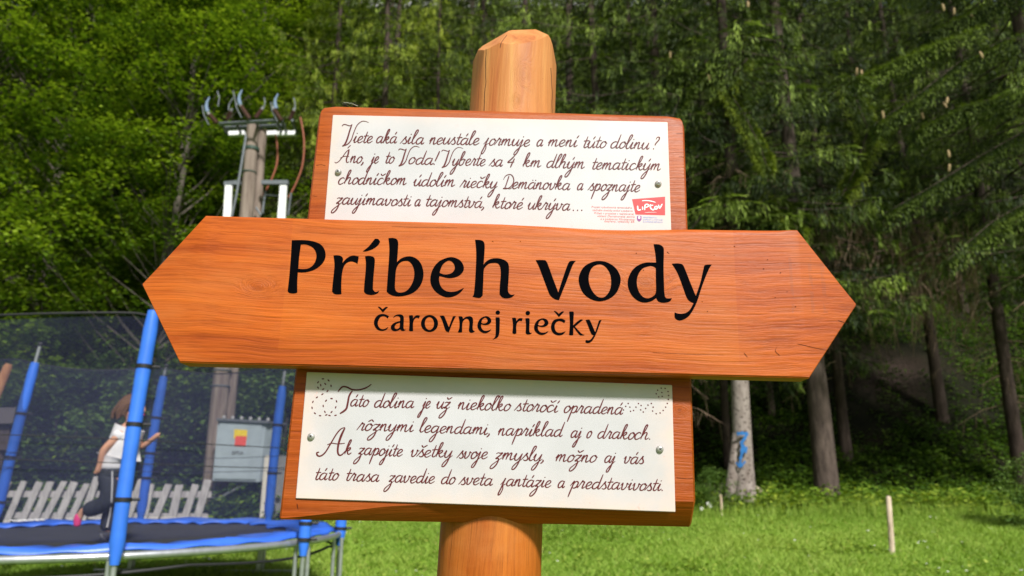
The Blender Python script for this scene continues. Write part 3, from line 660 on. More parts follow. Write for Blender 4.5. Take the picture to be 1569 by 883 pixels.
LET = [
 (A_, [[(137, 106, 1), (270, 104), (380, 115), (480, 150), (535, 210), (553, 290), (535, 360), (480, 425), (400, 475), (300, 500), (212, 500, 1), (205, 620), (205, 748, 1), (185, 757), (145, 760), (105, 752), (86, 730, 1), (105, 560), (125, 320)],
       [(250, 158, 1), (310, 158), (375, 182), (420, 225), (440, 290), (428, 360), (395, 415), (345, 450), (290, 460), (218, 457, 1), (228, 320)]]),
 (A_, [[(650, 294, 1), (700, 290), (745, 303), (768, 335), (760, 385, 1), (800, 340), (850, 305), (900, 294), (960, 306, 1), (955, 350), (945, 398, 1), (920, 380), (870, 367), (820, 380), (785, 415), (765, 470), (752, 550), (746, 660), (748, 768, 1), (700, 772), (660, 765), (632, 735, 1), (640, 640), (655, 500), (662, 400)]]),
 (A_, [[(1038, 303, 1), (1090, 298), (1140, 312), (1158, 345), (1155, 420), (1142, 560), (1135, 690), (1145, 725), (1170, 742), (1213, 728, 1), (1195, 755), (1150, 775), (1100, 778), (1050, 765), (1024, 735, 1), (1030, 640), (1045, 480), (1048, 380)]]),
 (A_, [[(1010, 242, 1), (1080, 185), (1130, 125), (1160, 88, 1), (1200, 92), (1224, 125, 1), (1200, 165), (1150, 205), (1090, 232), (1045, 243)]]),
 (B_, [[(122, 80, 1), (180, 78), (225, 95), (242, 140), (238, 240), (228, 375, 1), (270, 335), (330, 310), (400, 306), (470, 335), (525, 400), (552, 500), (545, 590), (510, 670), (450, 735), (370, 775), (270, 795), (190, 790), (130, 765), (100, 735, 1), (112, 560), (128, 340), (133, 200)],
       [(340, 360), (380, 370), (420, 420), (440, 500), (430, 590), (395, 670), (340, 730), (270, 750), (220, 735), (203, 690), (205, 600), (215, 480), (240, 410), (285, 370)]]),
 (B_, [e_out, e_in]),
 (C_, [[(132, 92, 1), (190, 95), (225, 110), (240, 150), (238, 240), (228, 372, 1), (260, 335), (310, 308), (380, 300), (450, 315), (500, 350), (515, 410), (510, 530), (503, 650), (512, 690), (540, 712), (580, 708, 1), (545, 740), (490, 752), (440, 742), (408, 705, 1), (412, 600), (422, 480), (415, 400), (390, 360), (345, 352), (290, 362), (250, 395), (230, 440), (225, 560), (218, 720, 1), (190, 745), (150, 745), (103, 733, 1), (120, 690), (135, 520), (145, 300), (142, 180)]]),
 (C_, [[(815, 322, 1), (870, 320), (925, 325), (950, 360, 1), (1000, 500), (1070, 685, 1), (1120, 530), (1165, 400), (1190, 345), (1215, 330), (1268, 330, 1), (1230, 385), (1160, 570), (1078, 773, 1), (1030, 760), (985, 725), (960, 680), (900, 520), (850, 390)]]),
 (D_, [[(315, 228), (400, 245), (480, 300), (525, 380), (525, 460), (485, 550), (410, 610), (320, 632), (230, 610), (155, 550), (115, 460), (113, 380), (155, 295), (230, 245)],
       [(318, 262), (375, 285), (420, 350), (435, 430), (425, 510), (390, 570), (345, 597), (290, 580), (240, 520), (212, 440), (215, 360), (250, 290)]]),
 (D_, [[(860, 60, 1), (920, 65), (955, 90), (963, 130), (960, 300), (965, 480), (970, 560), (985, 600), (1045, 603, 1), (1020, 635), (960, 647), (910, 635), (885, 600, 1), (840, 630), (770, 645), (700, 625), (640, 570), (605, 490), (605, 410), (640, 330), (700, 275), (780, 245), (885, 245, 1), (878, 160)],
       [(820, 280), (860, 285), (882, 300, 1), (883, 420), (883, 540), (850, 585), (800, 603), (750, 585), (710, 530), (692, 450), (705, 370), (750, 305)]]),
 (D_, [[(1043, 256, 1), (1100, 253), (1150, 265), (1175, 310, 1), (1230, 450), (1283, 580, 1), (1330, 440), (1360, 310), (1375, 270), (1443, 265, 1), (1410, 320), (1350, 470), (1290, 650), (1230, 760), (1180, 805), (1120, 825), (1075, 800), (1070, 745, 1), (1120, 757), (1180, 750), (1225, 715), (1260, 650, 1), (1220, 630), (1190, 590), (1150, 480), (1100, 350)]]),
 (E_, [[(270, 212, 1), (255, 245, 1), (220, 218), (180, 215), (145, 240), (122, 300), (130, 350), (165, 385), (210, 385), (263, 358, 1), (235, 395), (180, 410), (120, 395), (80, 345), (70, 290), (90, 235), (135, 195), (200, 185)]]),
 (E_, [[(120, 88, 1), (150, 92), (185, 122, 1), (225, 92), (258, 93, 1), (225, 125), (190, 165, 1), (160, 130)]]),
 (E_, [[(322, 240, 1), (350, 205), (400, 190), (445, 197), (468, 230), (468, 300), (465, 370), (475, 392), (497, 393, 1), (470, 410), (440, 408), (420, 388, 1), (385, 408), (335, 412), (300, 385), (298, 345), (330, 310), (370, 292), (418, 278, 1), (418, 235), (395, 213), (360, 215)],
       [(417, 300, 1), (370, 318), (348, 350), (355, 380), (385, 385), (413, 362, 1)]]),
 (E_, [[(538, 205, 1), (580, 202), (593, 222), (590, 245, 1), (620, 212), (650, 202), (685, 208, 1), (670, 243, 1), (635, 235), (605, 265), (592, 320), (593, 412, 1), (560, 415), (538, 405, 1), (545, 300)]]),
 (E_, [ell(812, 312, 114, 113), ell(811, 312, 61, 86)]),
 (E_, [[(948, 208, 1), (1000, 208), (1015, 225, 1), (1070, 362, 1), (1115, 240), (1130, 215), (1165, 215, 1), (1130, 280), (1070, 430, 1), (1040, 418), (1020, 390), (980, 270)]]),
 (E_, [[(1200, 216, 1), (1245, 220), (1262, 250, 1), (1295, 225), (1350, 215), (1385, 235), (1395, 280), (1388, 370), (1398, 405), (1420, 415, 1), (1385, 435), (1350, 428), (1337, 400, 1), (1345, 310), (1335, 265), (1305, 248), (1265, 275), (1250, 330), (1248, 425, 1), (1222, 432), (1190, 428, 1), (1210, 370), (1212, 290)]]),
 ((0, 0, 1), [refit(e_out, (731.6, 753, 484.7, 510.6), 0), refit(e_in, (731.6, 753, 484.7, 510.6), 0)]),
 (F_, [[(160, 218, 1), (200, 218), (213, 235), (212, 340), (205, 430), (180, 475), (120, 500, 1), (150, 470), (160, 430), (163, 320)]]),
 (F_, [ell(188, 157, 28, 26, 8)]),
 (F_, [[(370, 225, 1), (408, 223), (420, 240), (422, 265, 1), (450, 235), (475, 228), (503, 232, 1), (493, 265, 1), (460, 262), (432, 290), (422, 340), (424, 420, 1), (395, 428), (372, 415, 1), (380, 320)]]),
 (F_, [[(537, 230, 1), (575, 228), (590, 245), (588, 340), (588, 395), (600, 413), (622, 413, 1), (600, 430), (560, 433), (540, 415, 1), (545, 320)]]),
 (F_, [ell(568, 163, 29, 27, 8)]),
 ((0, 0, 1), [refit(e_out, (818.4, 840.6, 487.9, 513.4), 0), refit(e_in, (818.4, 840.6, 487.9, 513.4), 0)]),
 (F_, [[(1045, 262, 1), (1030, 290, 1), (990, 268), (945, 268), (915, 300), (908, 345), (925, 395), (970, 415), (1047, 395, 1), (1010, 435), (950, 445), (895, 420), (865, 370), (865, 310), (895, 255), (955, 235), (1010, 238)]]),
 (F_, [[(897, 135, 1), (925, 143), (960, 172, 1), (1000, 143), (1028, 145, 1), (990, 185), (962, 213, 1), (930, 175)]]),
 (F_, [[(1092, 145, 1), (1135, 145), (1150, 160), (1146, 240), (1143, 318, 1), (1190, 275), (1235, 245), (1268, 250, 1), (1235, 275), (1165, 335, 1), (1210, 385), (1250, 425), (1290, 442, 1), (1245, 446), (1215, 430), (1145, 340, 1), (1143, 440, 1), (1120, 445), (1090, 440, 1), (1100, 300)]]),
 (F_, [[(1298, 250, 1), (1345, 248), (1362, 270, 1), (1420, 405, 1), (1455, 300), (1470, 258), (1503, 252, 1), (1480, 300), (1440, 410), (1400, 490), (1365, 530), (1325, 543), (1298, 530), (1302, 503, 1), (1340, 508), (1370, 490), (1400, 445, 1), (1375, 430), (1355, 390), (1325, 310)]]),
]
for (ox, oy, sc_), conts in LET:
    cu = bpy.data.curves.new('c', 'CURVE'); cu.dimensions = '2D'; cu.fill_mode = 'BOTH'
    for L in conts:
        P = [Vector((ox + p.x / sc_, oy + p.y / sc_)) for p in outline(L)]
        s = cu.splines.new('POLY'); s.points.add(len(P) - 1); s.use_cyclic_u = True
        for q, p in zip(s.points, P): q.co = (p.x, -p.y, 0, 1)
    o = bpy.data.objects.new('c', cu); COL.objects.link(o)
    dg = bpy.context.evaluated_depsgraph_get(); me = bpy.data.meshes.new_from_object(o.evaluated_get(dg)); bpy.data.objects.remove(o); bpy.data.curves.remove(cu)
    for v in me.vertices: v.co = S(v.co.x, -v.co.y, .0005)
    me.name = 'letter'; me.materials.clear(); link('letter', me, BLACK, arrow)

# hairline cracks and small resin pits in the wood
CRK = plain('dark_crack', (.05, .012, .006), .8, .1)
ci = Ink(.0004)
for L, wd in (([(1222, 527), (1240, 531), (1262, 536), (1272, 536)], .7), ([(1284, 491), (1293, 494), (1302, 497)], .9), ([(1195, 545), (1188, 538), (1191, 531)], .8), ([(1140, 541), (1146, 548)], .8), ([(1022, 386), (1026, 389)], .9), ([(600, 347), (640, 348.5), (700, 349)], .35), ([(1000, 540), (1060, 543), (1110, 544)], .45)):
    ci.stroke(L, wd, .3)
for x, y in ((1176, 398), (1188, 456), (1206, 447), (1196, 418), (975, 388), (986, 414), (1084, 477), (517, 446), (1170, 412), (1219, 470)): ci.dot(x, y, rnd.uniform(.6, 1.1), .6, rnd.uniform(-.6, .2))
ci.build('crack', CRK, arrow)['kind'] = 'stuff'
ci = Ink(ZB + .0004)
for L, wd in (([(1036, 732), (1052, 733.5), (1065, 733)], .6), ([(455, 772), (456, 778), (457, 781)], 1.2), ([(432, 690), (440, 691)], .5), ([(445, 600), (452, 603)], .5)): ci.stroke(L, wd, .4)
ci.build('crack', CRK, lower)['kind'] = 'stuff'
ci = Ink(ZB + .0004)
for L, wd in (([(484, 253.5), (492, 252.5), (499, 254)], .6), ([(1040, 240), (1051, 241)], .5), ([(1036, 205), (1047, 205)], .4), ([(478, 300), (486, 301)], .4)): ci.stroke(L, wd, .4)
ci.build('crack', CRK, upper)['kind'] = 'stuff'

# shred of dry moss on the top edge, a thing of its own
DARK = plain('dark_dry_moss', (.02, .017, .012), .9); GREY = plain('pale_grey_lichen', (.45, .44, .38), .9)
p0 = SIGNM @ (S(537, 163, ZB - .006)); bm = bmesh.new()
for k in range(34):
    a = Vector((rnd.uniform(-.011, .011), rnd.uniform(-.004, .004), rnd.uniform(-.001, .003)))
    bpts = [a, a + Vector((rnd.uniform(-.005, .005), rnd.uniform(-.003, .003), rnd.uniform(.001, .004)))]
    bpts.append(bpts[-1] + Vector((rnd.uniform(-.005, .005), 0, rnd.uniform(-.003, .001))))
    tube(bm, bpts, .0006, 4)
nf = len(bm.faces)
for k in range(7):
    a = Vector((-.011 + k * .0033, -.002, .005 - .00013 * k * k)); tube(bm, [a, a + Vector((.0035, 0, rnd.uniform(-.0012, .001)))], .0006, 4)
bm.faces.ensure_lookup_table()
for f_ in bm.faces[nf:]: f_.material_index = 1
mo = bm_obj('dry_moss', bm, DARK); mo.data.materials.append(GREY); mo.location = p0 + Vector((0, 0, .0))
tag(mo, 'tiny dark shred of dry moss lying on the top edge of the upper sign board', 'moss')

# ------------------------------------------------------------------ TRAMPOLINE
TC = Vector((-3.76, 7.03, 0)); TR = 2.15; MZ = .93
def circ_hit(px, far):
    a = (px - CX) / 1170.0
    A = a * a + 1; B = -2 * (a * TC.x + TC.y); C = TC.x ** 2 + TC.y ** 2 - TR * TR
    D = max(0, B * B - 4 * A * C); Y = (-B + (1 if far else -1) * math.sqrt(D)) / (2 * A)
    return a * Y, Y
BLUE = plain('blue_vinyl', (.035, .13, .62), .38, .5, 0, .12, 6, .004)
BLUEF = plain('blue_foam_sleeve', (.03, .15, .66), .45, .5, 0, .1, 8, .003)
GALV = plain('galvanised_tube', (.42, .44, .46), .35, .5, .7, .15, 20)
STRAP = plain('black_strap', (.012, .012, .014), .6)
MAT = plain('black_jumping_mat', (.035, .036, .042), .6, .3, 0, .2, 4)
tramp = empty('trampoline', (TC.x, TC.y, G(TC.x, TC.y)), 'large round blue trampoline with black safety net on the lawn', 'trampoline')
def tp(p): return Vector(p) - tramp.location
def ring_surface(bm, r0f, r1f, z0f, z1f, n=120, a0=0, a1=2 * math.pi, rows=1):
    prev = None
    for i in range(n + 1):
        a = a0 + (a1 - a0) * i / n; cur = []
        for k in range(rows + 1):
            u = k / rows; r = r0f(a) + (r1f(a) - r0f(a)) * u; z = z0f(a) + (z1f(a) - z0f(a)) * u
            cur.append(bm.verts.new((r * math.cos(a), r * math.sin(a), z - tramp.location.z)))
        if prev:
            for k in range(rows): bm.faces.new((prev[k], cur[k], cur[k + 1], prev[k + 1]))
        prev = cur
# frame tube
bm = bmesh.new(); tube(bm, [(TR * math.cos(2 * math.pi * i / 72), TR * math.sin(2 * math.pi * i / 72), MZ - .035 - tramp.location.z) for i in range(73)], .028, 8, False)
bm_obj('frame_ring', bm, GALV, tramp, 50)
# mat
bm = bmesh.new(); vs_ = [bm.verts.new((1.84 * math.cos(2 * math.pi * i / 64), 1.84 * math.sin(2 * math.pi * i / 64), MZ - .012 - tramp.location.z)) for i in range(64)]
cen = bm.verts.new((.25, -.3, MZ - .05 - tramp.location.z))
for i in range(64): bm.faces.new((vs_[i], vs_[(i + 1) % 64], cen))
bm_obj('jumping_mat', bm, MAT, tramp, 60)
# padded cover, its inner edge ragged and sagging
ri = lambda a: 1.60 + .07 * math.sin(a * 7 + .5) + .09 * abs(((a * 2.6) % 1) - .5) * 2 + .03 * math.sin(a * 31)
for (r0, r1, z0, z1) in ((ri, lambda a: 2.05, lambda a: MZ - .005 + .02 * abs(math.sin(a * 23)), lambda a: MZ + .03 + .012 * math.sin(a * 17)),):
    bm = bmesh.new(); ring_surface(bm, r0, r1, z0, z1, 300, rows=3)
    ring_surface(bm, r1, lambda a: 2.11, z1, lambda a: MZ + .0 + .008 * math.sin(a * 31), 300, rows=1)
    bmesh.ops.remove_doubles(bm, verts=bm.verts[:], dist=.0005)
    o = bm_obj('edge_pad', bm, BLUE, tramp, 60)
    md = o.modifiers.new('th', 'SOLIDIFY'); md.thickness = .015
# white print on the pad
bm = bmesh.new()
def padpt(a, r): return Vector((r * math.cos(a), r * math.sin(a), MZ + .052 - tramp.location.z - (2.0 - r) * .06))
def az_of(px, far):
    x, y = circ_hit(px, far); return math.atan2(y - TC.y, x - TC.x)
aL, aR = az_of(10, True), az_of(68, True)
for k in range(6):
    u0, u1 = k / 6 + .02, (k + 1) / 6 - .02; a, b_ = aL + (aR - aL) * u0, aL + (aR - aL) * u1
    ra, rb = 1.78 + .02 * (k % 2), 1.99 - .015 * ((k + 1) % 3)
    bm.faces.new([bm.verts.new(padpt(q, r)) for q, r in ((a, ra), (b_, ra + .01), (b_, rb), (a, rb - .01))])
bm_obj('white_print', bm, WHT, tramp)
# under-net, a dark rope line sagging below the frame
bm = bmesh.new(); tube(bm, [(2.1 * math.cos(2 * math.pi * i / 96), 2.1 * math.sin(2 * math.pi * i / 96), MZ - .125 - .03 * abs(math.sin(i * math.pi / 12)) - tramp.location.z) for i in range(97)], .012, 6, False)
bm_obj('under_rope', bm, STRAP, tramp, 50)
def pole(foot, b, t, tip, r, straps, foam_low=None, name='net_pole'):
    """b,t foam ends, tip steel end; all world points"""
    b, t, tip = Vector(b), Vector(t), Vector(tip)
    bm = bmesh.new(); tube(bm, [tp(foot), tp(b + (t - b) * .02), tp(t), tp(tip)], .019, 8)
    o = bm_obj('net_pole', bm, GALV, tramp, 50)
    n = 12; mid = Vector((0, 0, 0)); bm = bmesh.new()
    pts = [tp(b.lerp(t, i / n)) + (t - b).cross(Vector((0, 1, 0))).normalized() * .012 * math.sin(math.pi * i / n) for i in range(n + 1)]
    rs = [r * (.62 if i in (0,) else .8 if i in (n,) else 1 + .03 * math.sin(i * 2.3)) for i in range(n + 1)]
    tube(bm, pts, rs, 14); bm_obj('foam_sleeve', bm, BLUEF, o, 50)
    for u in straps:
        i = min(n - 1, int(u * n)); c0 = pts[i].lerp(pts[i + 1], u * n - i); d = (t - b).normalized()
        bm = bmesh.new(); tube(bm, [c0 - d * .014, c0 + d * .014], r * 1.12, 14); 
        e = c0 + Vector((.9, .4, 0)).normalized() * r * 1.0; tube(bm, [e, e + Vector((.05, .02, 0))], .012, 6)
        bm_obj('strap', bm, STRAP, o, 50)
    bm = bmesh.new(); bmesh.ops.create_uvsphere(bm, u_segments=10, v_segments=6, radius=.030, matrix=Matrix.Translation(tp(tip))); bm_obj('end_cap', bm, STRAP, o, 60)
def gp(px, py, Y, dz=0):
    p = at(px, py, Y); return (p.x, p.y, G(p.x, p.y) + dz)
Yf = 5.16 - .06
f1 = at(172, 880, Yf)
pole((f1.x, f1.y, G(f1.x, f1.y)), at(175, 866, Yf), at(235.5, 477, Yf + .05), at(236, 475, Yf + .05), .048, (.03 + .21, .53, .765))
pole(gp(-8, 800, 8.2), at(-6, 795, 8.25), at(54, 556, 8.3), at(62, 528, 8.3), .053, (.1, .38, .66))
pole(gp(212, 800, 9.15), at(215, 796, 9.15), at(251, 577, 9.15), at(255, 561, 9.15), .055, (.28, .45, .7))
pole(gp(408, 800, 9.05), at(411, 797, 9.05), at(433, 592, 9.05), at(437, 566, 9.05), .055, (.34, .7))
pole(gp(462, 860, 6.3), at(464, 852, 6.25), at(498, 520, 6.3), at(499, 510, 6.3), .047, (.07, .14, .6))
pole(gp(519, 840, 7.35), at(520, 836, 7.35), at(545, 585, 7.35), at(546, 575, 7.35), .05, (.1, .6))
# legs: steel uprights under the ring joined at the ground
def leg(px, Y, dx=.0, pair=.10):
    p = at(px, 840, Y); bm = bmesh.new()
    for s in (-pair / 2, pair / 2):
        tube(bm, [tp((p.x + s, p.y, MZ - .06)), tp((p.x + s + dx, p.y, G(p.x, p.y) + .02))], .018, 8)
    tube(bm, [tp((p.x - .4 + dx, p.y, G(p.x, p.y) + .03)), tp((p.x + .4 + dx, p.y, G(p.x, p.y) + .03))], .02, 8)
    bm_obj('leg', bm, GALV, tramp, 50)
leg(463, 6.33); leg(517, 7.2, 0, .07); leg(402, 8.9, -.03, .02); leg(205, 9.0, -.02, .02); leg(172, 5.17, 0, .02); leg(-10, 8.2, 0, .05)
# safety net: fine mesh, two turns of cord
mN, nt, nd, lk, b = M('black_safety_net')
b.inputs['Base Color'].default_value = (.016, .020, .060, 1); b.inputs['Roughness'].default_value = .8
tr = nd.new('ShaderNodeBsdfTransparent'); mx = nd.new('ShaderNodeMixShader')
tcn = nd.new('ShaderNodeTexCoord'); nn = noise(nd, lk, tcn.outputs['Object'], 1.5, 3)
mr = nd.new('ShaderNodeMapRange'); lk.new(nn.outputs[0], mr.inputs[0]); mr.inputs[3].default_value = .20; mr.inputs[4].default_value = .38
lk.new(mr.outputs[0], mx.inputs[0]); lk.new(tr.outputs[0], mx.inputs[1]); lk.new(b.outputs[0], mx.inputs[2]); lk.new(mx.outputs[0], nd['Material Output'].inputs[0])
paz = sorted([az_of(172, False), az_of(-10, True), az_of(213, True), az_of(410, True), az_of(463, False), az_of(519, False), math.radians(-165), math.radians(175)])
def sag(a):
    for p, q in zip(paz, paz[1:] + [paz[0] + 2 * math.pi]):
        aa = a if a >= paz[0] else a + 2 * math.pi
        if p <= aa <= q: return .10 * math.sin(math.pi * (aa - p) / (q - p)) * min(1, (q - p))
    return 0
def ztop(a): return 2.64 + .10 * math.sin(a) - sag(a)
bm = bmesh.new(); ring_surface(bm, lambda a: 2.09 - .12 * sag(a), lambda a: 1.95, ztop, lambda a: MZ + .05, 180, -math.pi, math.pi, 4)
bmesh.ops.remove_doubles(bm, verts=bm.verts[:], dist=.0005)
net = bm_obj('safety_net', bm, mN, tramp, 80)
for zz, rr in ((None, .009), (1.66, .0035), (1.50, .0035)):
    bm = bmesh.new(); tube(bm, [((2.10 if zz is None else 2.06) * math.cos(a), (2.10 if zz is None else 2.06) * math.sin(a), (ztop(a) if zz is None else zz + .02 * math.sin(3 * a)) - tramp.location.z) for a in [math.pi * 2 * i / 120 - math.pi for i in range(121)]], rr, 5, False)
    bm_obj('net_cord', bm, STRAP, net, 60)

# ------------------------------------------------------------------ CHILD
SKIN = plain('skin', (.55, .28, .18), .5, .4, 0, .06, 30)
HAIR = plain('brown_hair', (.12, .062, .034), .45, .4, 0, .3, 200)
SHIRT = plain('white_tshirt', (.72, .70, .72), .8, .2, 0, .06, 20)
TROU = plain('charcoal_tracksuit', (.03, .034, .045), .7, .2, 0, .25, 30)
PINK = plain('pink_sock', (.72, .05, .22), .7); SHOE = plain('dark_trainer', (.04, .04, .05), .5)
YC = 6.25
cp0 = at(172, 822, YC); child = empty('person', (cp0.x, cp0.y, MZ), 'child in white t-shirt and dark tracksuit trousers running to the right on the trampoline', 'child')
def cpnt(px, py, dy=0): return at(px, py, YC + dy) - child.location
def skin(name, nodes, edges_, mat, parent, sub=2, gain=1.3):
    me = bpy.data.meshes.new(name + '_sk'); keys = list(nodes)
    me.from_pydata([tuple(nodes[k][0]) for k in keys], [(keys.index(a), keys.index(c)) for a, c in edges_], []); o = bpy.data.objects.new('tmpskin', me); COL.objects.link(o)
    sk = o.modifiers.new('s', 'SKIN'); sk.use_smooth_shade = True
    for i, k in enumerate(keys):
        r = nodes[k][1] * gain; me.skin_vertices[0].data[i].radius = (r, r) if not isinstance(r, tuple) else r
        me.skin_vertices[0].data[i].use_root = (i == 0)
    ss = o.modifiers.new('ss', 'SUBSURF'); ss.levels = sub; ss.render_levels = sub
    dg = bpy.context.evaluated_depsgraph_get(); m2 = bpy.data.meshes.new_from_object(o.evaluated_get(dg)); m2.name = name
    bpy.data.objects.remove(o); bpy.data.meshes.remove(me); m2.materials.clear(); smooth(m2, 80)
    return link(name, m2, mat, parent)
c_ = cpnt
body = {'pel': (c_(175, 722), .07), 'wa': (c_(181, 705), .065), 'ch': (c_(190, 676), .075), 'nb': (c_(200, 654), .045), 'nk': (c_(203, 646), .034),
        'h1': (c_(207, 637), .055), 'h2': (c_(206, 628), .082), 'h3': (c_(204, 619), .070), 'no': (c_(222.5, 630, -.03), .014), 'ch2': (c_(216, 640, -.02), .028),
        's1': (c_(190, 661, -.09), .036), 'e1': (c_(158, 690, -.13), .027), 'w1': (c_(152, 714, -.12), .018), 'p1': (c_(149, 721, -.12), .021),
        's2': (c_(207, 662, .09), .036), 'e2': (c_(217, 686, .10), .026), 'w2': (c_(234, 673, .06), .018), 'p2': (c_(240, 668, .05), .021),
        'hl': (c_(172, 728, -.05), .06), 'hr': (c_(178, 728, .05), .06), 'k1': (c_(172, 766, -.06), .042), 'a1': (c_(126, 783, -.05), .026), 'f1': (c_(119, 799, -.05), .024),
        'k2': (c_(176, 772, .05), .042), 'a2': (c_(163, 812, .04), .026), 'f2': (c_(173, 821, .02), .022)}
be = [('pel', 'wa'), ('wa', 'ch'), ('ch', 'nb'), ('nb', 'nk'), ('nk', 'h1'), ('h1', 'h2'), ('h2', 'h3'), ('h2', 'no'), ('h1', 'ch2'), ('nb', 's1'), ('s1', 'e1'), ('e1', 'w1'), ('w1', 'p1'), ('nb', 's2'), ('s2', 'e2'), ('e2', 'w2'), ('w2', 'p2'),
      ('pel', 'hl'), ('pel', 'hr'), ('hl', 'k1'), ('k1', 'a1'), ('a1', 'f1'), ('hr', 'k2'), ('k2', 'a2'), ('a2', 'f2')]
for pn, (bx, by, dy), sg in (('p1', (149, 721, -.12), -1), ('p2', (240, 668, .05), 1)):
    for j in range(5):
        nm = pn + 'f%d' % j
        if pn == 'p1': q = c_(bx - 5 + j * 2.0 + (4 if j == 4 else 0), by + 7 - abs(j - 2) * .8 - (3 if j == 4 else 0), dy + .01 * (j - 2))
        else: q = c_(bx + 5 - (j == 4) * 4, by - 4 + j * 2.0 - (j == 4) * 8, dy + .008 * (j - 2))
        body[nm] = (q, .0075); be.append((pn, nm))
bo = skin('body', body, be, SKIN, child, 2, 1.1)
for dz, dy in ((0, -.075),):
    bm = bmesh.new(); bmesh.ops.create_uvsphere(bm, u_segments=8, v_segments=6, radius=.009, matrix=Matrix.Translation(c_(217, 625.5, -.062))); bm_obj('eye', bm, SOCK, child, 60)
    bm = bmesh.new(); tube(bm, [c_(218.5, 636, -.05), c_(221.5, 635.5, -.03)], .004, 5); bm_obj('mouth', bm, PINK, child, 60)
shirt = {'ch': (c_(189, 678), .100), 'wa': (c_(182, 700), .098), 'lo': (c_(176, 714), .108), 'l2': (c_(176, 724), .104), 'nb': (c_(197, 660), .070), 's1': (c_(187, 664, -.07), .050), 'e1': (c_(174, 675, -.115), .044),
         's2': (c_(205, 664, .07), .050), 'e2': (c_(213, 675, .1), .044)}
skin('tshirt', shirt, [('ch', 'wa'), ('wa', 'lo'), ('lo', 'l2'), ('ch', 'nb'), ('nb', 's1'), ('s1', 'e1'), ('nb', 's2'), ('s2', 'e2')], SHIRT, child, 2, 1.3)
tro = {'pw': (c_(179, 708), .078), 'pel': (c_(175, 720), .086), 'hl': (c_(171, 735, -.05), .082), 'hr': (c_(179, 735, .05), .080), 'k1': (c_(170, 768, -.06), .066), 'm1': (c_(148, 778, -.055), .055), 'a1': (c_(127, 783, -.05), .052),
       'k2': (c_(176, 772, .05), .064), 'a2': (c_(163, 817, .04), .050)}
tr_o = skin('trousers', tro, [('pw', 'pel'), ('pel', 'hl'), ('pel', 'hr'), ('hl', 'k1'), ('k1', 'm1'), ('m1', 'a1'), ('hr', 'k2'), ('k2', 'a2')], TROU, child)
bm = bmesh.new(); tube(bm, [c_(172, 722, -.155), c_(172, 740, -.125), c_(171, 765, -.115), c_(168, 790, -.02), c_(164, 808, -.015)], .006, 5); bm_obj('side_stripe', bm, SHIRT, tr_o, 60)
sh = {'a': (c_(166, 816, .04), .034), 'b': (c_(160, 821, .035), .030), 'c': (c_(176, 820, .03), .028), 'd': (c_(181, 821, .03), .02)}
skin('shoe', sh, [('a', 'b'), ('a', 'c'), ('c', 'd')], SHOE, child)
sh = {'a': (c_(122, 786, -.05), .024), 'b': (c_(119, 796, -.05), .026), 'c': (c_(118, 808, -.05), .019)}
skin('sock', sh, [('a', 'b'), ('b', 'c')], PINK, child)
bm = bmesh.new(); hc = c_(204, 622)
for k in range(150):
    a = rnd.uniform(0, 2 * math.pi); e = rnd.uniform(.15, 1.45)
    st = Vector((math.cos(a) * math.cos(e), math.sin(a) * math.cos(e), math.sin(e))) * .088
    if st.x > .035 and st.z < .075: continue
    ln = rnd.uniform(.7, 1.15)
    p1 = hc + st; bk = max(0, -st.x) + .03
    p2 = p1 + Vector((-.030, st.y * .1, -.030)); p3 = p2 + Vector((-.018 - .25 * bk, rnd.uniform(-.01, .01), -.055 * ln)); p4 = p3 + Vector((rnd.uniform(-.02, .012), rnd.uniform(-.01, .01), -.045 * ln))
    tube(bm, [hc + st * .8, p1, p2, p3, p4], [.012, .019, .019, .014, .003], 5)
bmesh.ops.create_uvsphere(bm, u_segments=14, v_segments=9, radius=.092, matrix=Matrix.Translation(hc + Vector((-.016, 0, .012))) @ Matrix.Diagonal((1, 1, .95, 1)))
bm_obj('hair', bm, HAIR, child, 60)

# ------------------------------------------------------------------ PICKET FENCE
PK = bark('weathered_grey_boards', (.33, .305, .31), (.55, .52, .525), (30, 30, 5))
YF = 11.4
q0 = at(150, 790, YF); fence = empty('picket_fence', (q0.x, q0.y, G(q0.x, q0.y)), 'low grey picket fence with crooked leaning boards behind the trampoline', 'fence')
pk = [((25, 700), (75, 578)), ((72, 700), (125, 582)), ((108, 705), (160, 578)), ((140, 702), (204, 578)), ((185, 702), (236, 582)), ((222, 705), (276, 585)), ((262, 705), (310, 562)), ((318, 705), (352, 590)), ((360, 705), (395, 586)),
      ((408, 700), (452, 570)), ((462, 700), (482, 588)), ((495, 698), (538, 588)), ((552, 700), (572, 588)), ((590, 700), (624, 590))]
pk = [((a / 2.087, 460 + b_ / 2.087), (c2 / 2.087, 460 + d_ / 2.087)) for (a, b_), (c2, d_) in pk] + [((302, 797), (318, 735)), ((-14, 797), (12, 738)), ((-36, 797), (-12, 740)), ((-62, 797), (-38, 738))]
for i, ((bx, by), (tx, ty)) in enumerate(pk):
    wpx = 10.5 + (i * 7 % 5) * .5; dY = .02 * math.sin(i)
    B0, B1 = at(bx - 3 - wpx / 2, by + 6, YF + dY), at(bx - 3 + wpx / 2, by + 6, YF + dY)
    T1, T0 = at(tx + wpx / 2, ty + 1, YF + dY), at(tx - wpx / 2 + 1, ty - 1.5 * math.sin(i * 2), YF + dY)
    bm = bmesh.new(); boxc(bm, [B0 - fence.location, B1 - fence.location, T1 - fence.location, T0 - fence.location], (0, .022, 0), .003)
    bm_obj('picket', bm, PK, fence)
